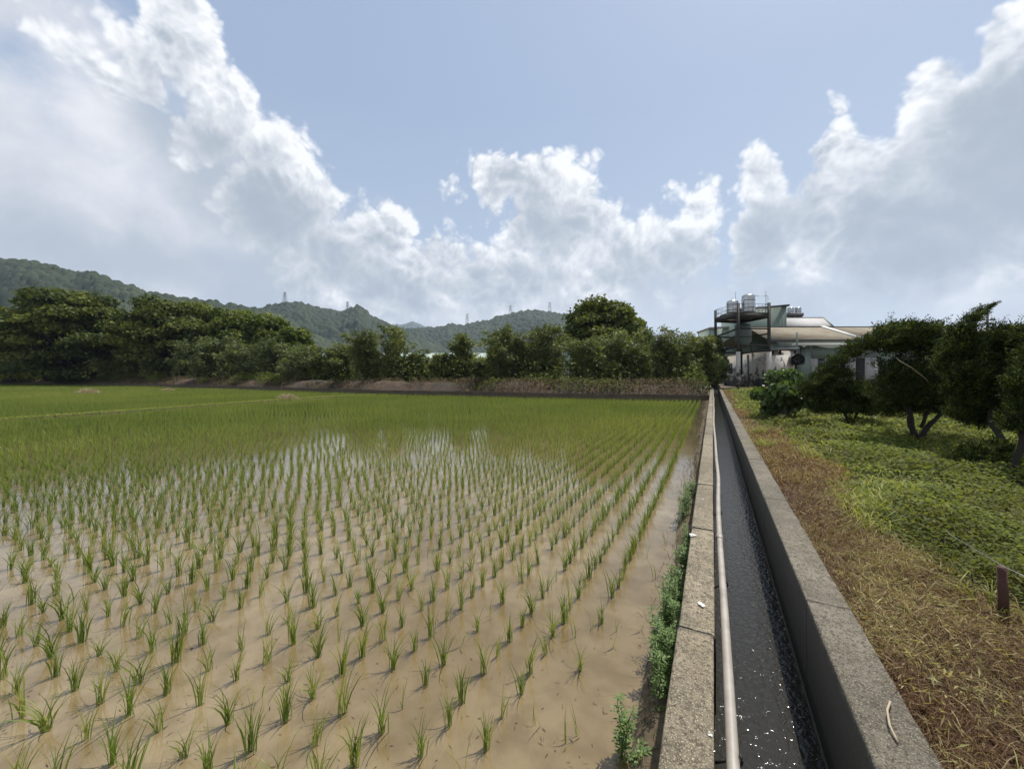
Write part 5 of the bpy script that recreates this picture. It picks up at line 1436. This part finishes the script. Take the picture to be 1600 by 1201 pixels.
    # utility pole
    p = at(1543, 58, .5); t = empty('utility_pole', p); tag(t, 'dark utility pole with two crossarms beyond the spired juniper', 'utility pole')
    b = MB(); b.tube([(p[0], p[1], .5), (p[0], p[1], zat(489, 58))], [.18, .13], 8); b.build('pole', M['dark_steel'], t)
    for y in (500, 506):
        b = MB(); a = ptz(1530, y, 58); e = ptz(1556, y, 58); b.beam(a, e, .14, .14); b.build('crossarm', M['dark_steel'], t)
    b = MB()
    for px in (1532, 1538, 1549, 1554): q_ = ptz(px, 499, 58); b.tube([q_ - (0, 0, .05), q_ + (0, 0, .35)], .07, 6)
    o = b.build('insulator', M['trim_pale'], t); o['kind'] = 'stuff'

def tank(c, r, h, lab, grp='stainless steel water tanks'):
    t = empty('water_tank', c); tag(t, lab, 'water tank', grp)
    prof = [(0, .25)]; k = 26
    for i in range(k + 1):
        z = .25 + (h - .5) * i / k; prof.append((r * (1 - .035 * (i % 2) * (i not in (0, k))), z))
    prof += [(r * .85, h - .12), (r * .4, h - .02), (0.001, h)]
    b = MB(); b.lathe(prof, c, 24); b.build('shell', M['steel'], t, smooth=True)
    b = MB(); b.lathe([(r * .22, h - .06), (r * .22, h + .06), (.001, h + .08)], c, 12); b.build('lid', M['steel'], t, smooth=True)
    for j in range(4):
        a = math.pi / 4 + j * math.pi / 2; x, y = c[0] + r * .9 * math.cos(a), c[1] + r * .9 * math.sin(a)
        b = MB(); b.beam((x, y, c[2]), (x, y, c[2] + .35), .08, .08); b.build('leg', M['galv'], t)
    for zf in (.32, .68):
        b = MB(); b.lathe([(r * 1.01, h * zf - .03), (r * 1.03, h * zf), (r * 1.01, h * zf + .03)], c, 24); b.build('band', M['dark_steel'], t)

def water_tower():
    L, Nn, Rr, F = at(1118, 43), at(1153.5, 39.3), at(1201.5, 39.5), at(1158, 44.2)
    zp = 8.15; t = empty('water_tower', at(1158, 41.5, .5)); tag(t, 'dark rusty steel tower frame whose platform carries two steel water tanks', 'tower')
    for p, ytop, d in ((L, 485, 43), (Nn, 474, 39.3), (Rr, 473, 39.5), (F, 490, 44.2)):
        b = MB(); b.beam((p[0], p[1], .4), (p[0], p[1], zat(ytop, d)), .27 if p is not Nn else .34, .27); b.build('post', M['dark_steel'], t)
        b = MB(); b.prism([(p[0] + sx * .19, p[1] + sy * .19) for sx, sy in ((-1, -1), (1, -1), (1, 1), (-1, 1))], .35, 4.3 if p is not F else 2.0); b.build('pier', M['flaking'], t)
    b = MB(); cen = (L + Nn + Rr + F) / 4; cor = [cen + (x - cen) * .97 for x in (L, Nn, Rr, F)]
    b.prism([c[:2] for c in cor][::-1], zp, zp + .14); b.build('platform', M['dark_steel'], t)
    for p, q in ((L, Nn), (Nn, Rr), (Rr, F), (F, L)):
        b = MB(); b.beam((p[0], p[1], zp - .2), (q[0], q[1], zp - .2), .2, .38); b.build('platform_beam', M['dark_steel'], t)
        for zz, w in ((zp - 2.0, .14), (zp - 3.7, .18)):
            b = MB(); b.beam((p[0], p[1], zz + (.5 if p is Nn else 0)), (q[0], q[1], zz + (.5 if q is Nn or q is Rr else 0)), w, w); b.build('cross_beam', M['dark_steel'], t)
    # railing
    for p, q in ((L, Nn), (Nn, Rr), (F, L), (Rr, F)):
        b = MB()
        for zz in (.55, 1.0): b.beam((p[0], p[1], zp + zz), (q[0], q[1], zp + zz), .035, .035)
        for k in range(1, 9): a = p + (q - p) * k / 9; b.beam((a[0], a[1], zp), (a[0], a[1], zp + 1.0), .025, .025)
        b.build('railing', M['galv'], t)
    b = MB(); a = ptz(1174, 462, 40.8); e = ptz(1200, 462.5, 39.8); b.tube([a, e, e - (0, 0, 1.4)], .03, 5); b.tube([ptz(1196.5, 455, 39.8), ptz(1197, 488, 39.8)], .025, 5); b.build('supply_pipe', M['galv'], t)
    tank(np.array([*at(1144.5, 41.4)[:2], zp + .143]), .57, 1.62, 'ribbed steel water tank on the tower platform, the shorter of two')
    tank(np.array([*at(1169.3, 40.9)[:2], zp + .143]), .63, 2.15, 'ribbed steel water tank on the tower platform, the taller of two')
    p = at(1149, 42.0); b = MB(); b.tube([(p[0], p[1], zp + .2), (p[0], p[1], zat(456, 42))], .018, 5)
    tag(b.build('lightning_rod', M['dark_steel'], offset=(p[0], p[1], zp)), 'thin rod standing up beside the shorter water tank', 'rod')
    # dark bin hanging below the platform
    c = ptz(1161, 545, 42.2); t = empty('hopper_bin', c); tag(t, 'dark green round bin under the platform of the water tower', 'bin')
    b = MB(); b.lathe([(.0, 0), (.45, .2), (.78, .75), (.78, 2.5), (.7, 2.62), (.01, 2.8)], c, 18); b.build('shell', M['green_dark'], t, smooth=True)
    b = MB(); b.lathe([(.80, 1.2), (.83, 1.25), (.80, 1.3)], c, 18); b.lathe([(.80, 2.1), (.83, 2.15), (.80, 2.2)], c, 18); b.build('band', M['dark_steel'], t)
    for j in range(3):
        a = j * 2.1; b = MB(); x, y = c[0] + .75 * math.cos(a), c[1] + .75 * math.sin(a); b.beam((x, y, 4.5), (x, y, c[2] + .9), .1, .1); b.build('leg', M['dark_steel'], t)
buildings()
water_tower()


def haze():
    b = MB(); b.box(-5900, -500, -1.6, 5900, 5900, 640)
    m = bpy.data.materials.new('haze'); m.use_nodes = True; t = m.node_tree; t.nodes.clear(); q = N(t)
    v = q.node('ShaderNodeVolumePrincipled'); v.inputs['Color'].default_value = (.62, .78, 1.0, 1); v.inputs['Density'].default_value = .00011; v.inputs['Anisotropy'].default_value = .2
    o = q.node('ShaderNodeOutputMaterial'); t.links.new(v.outputs[0], o.inputs['Volume'])
    tag(b.build('haze', m), kind='stuff')
haze()
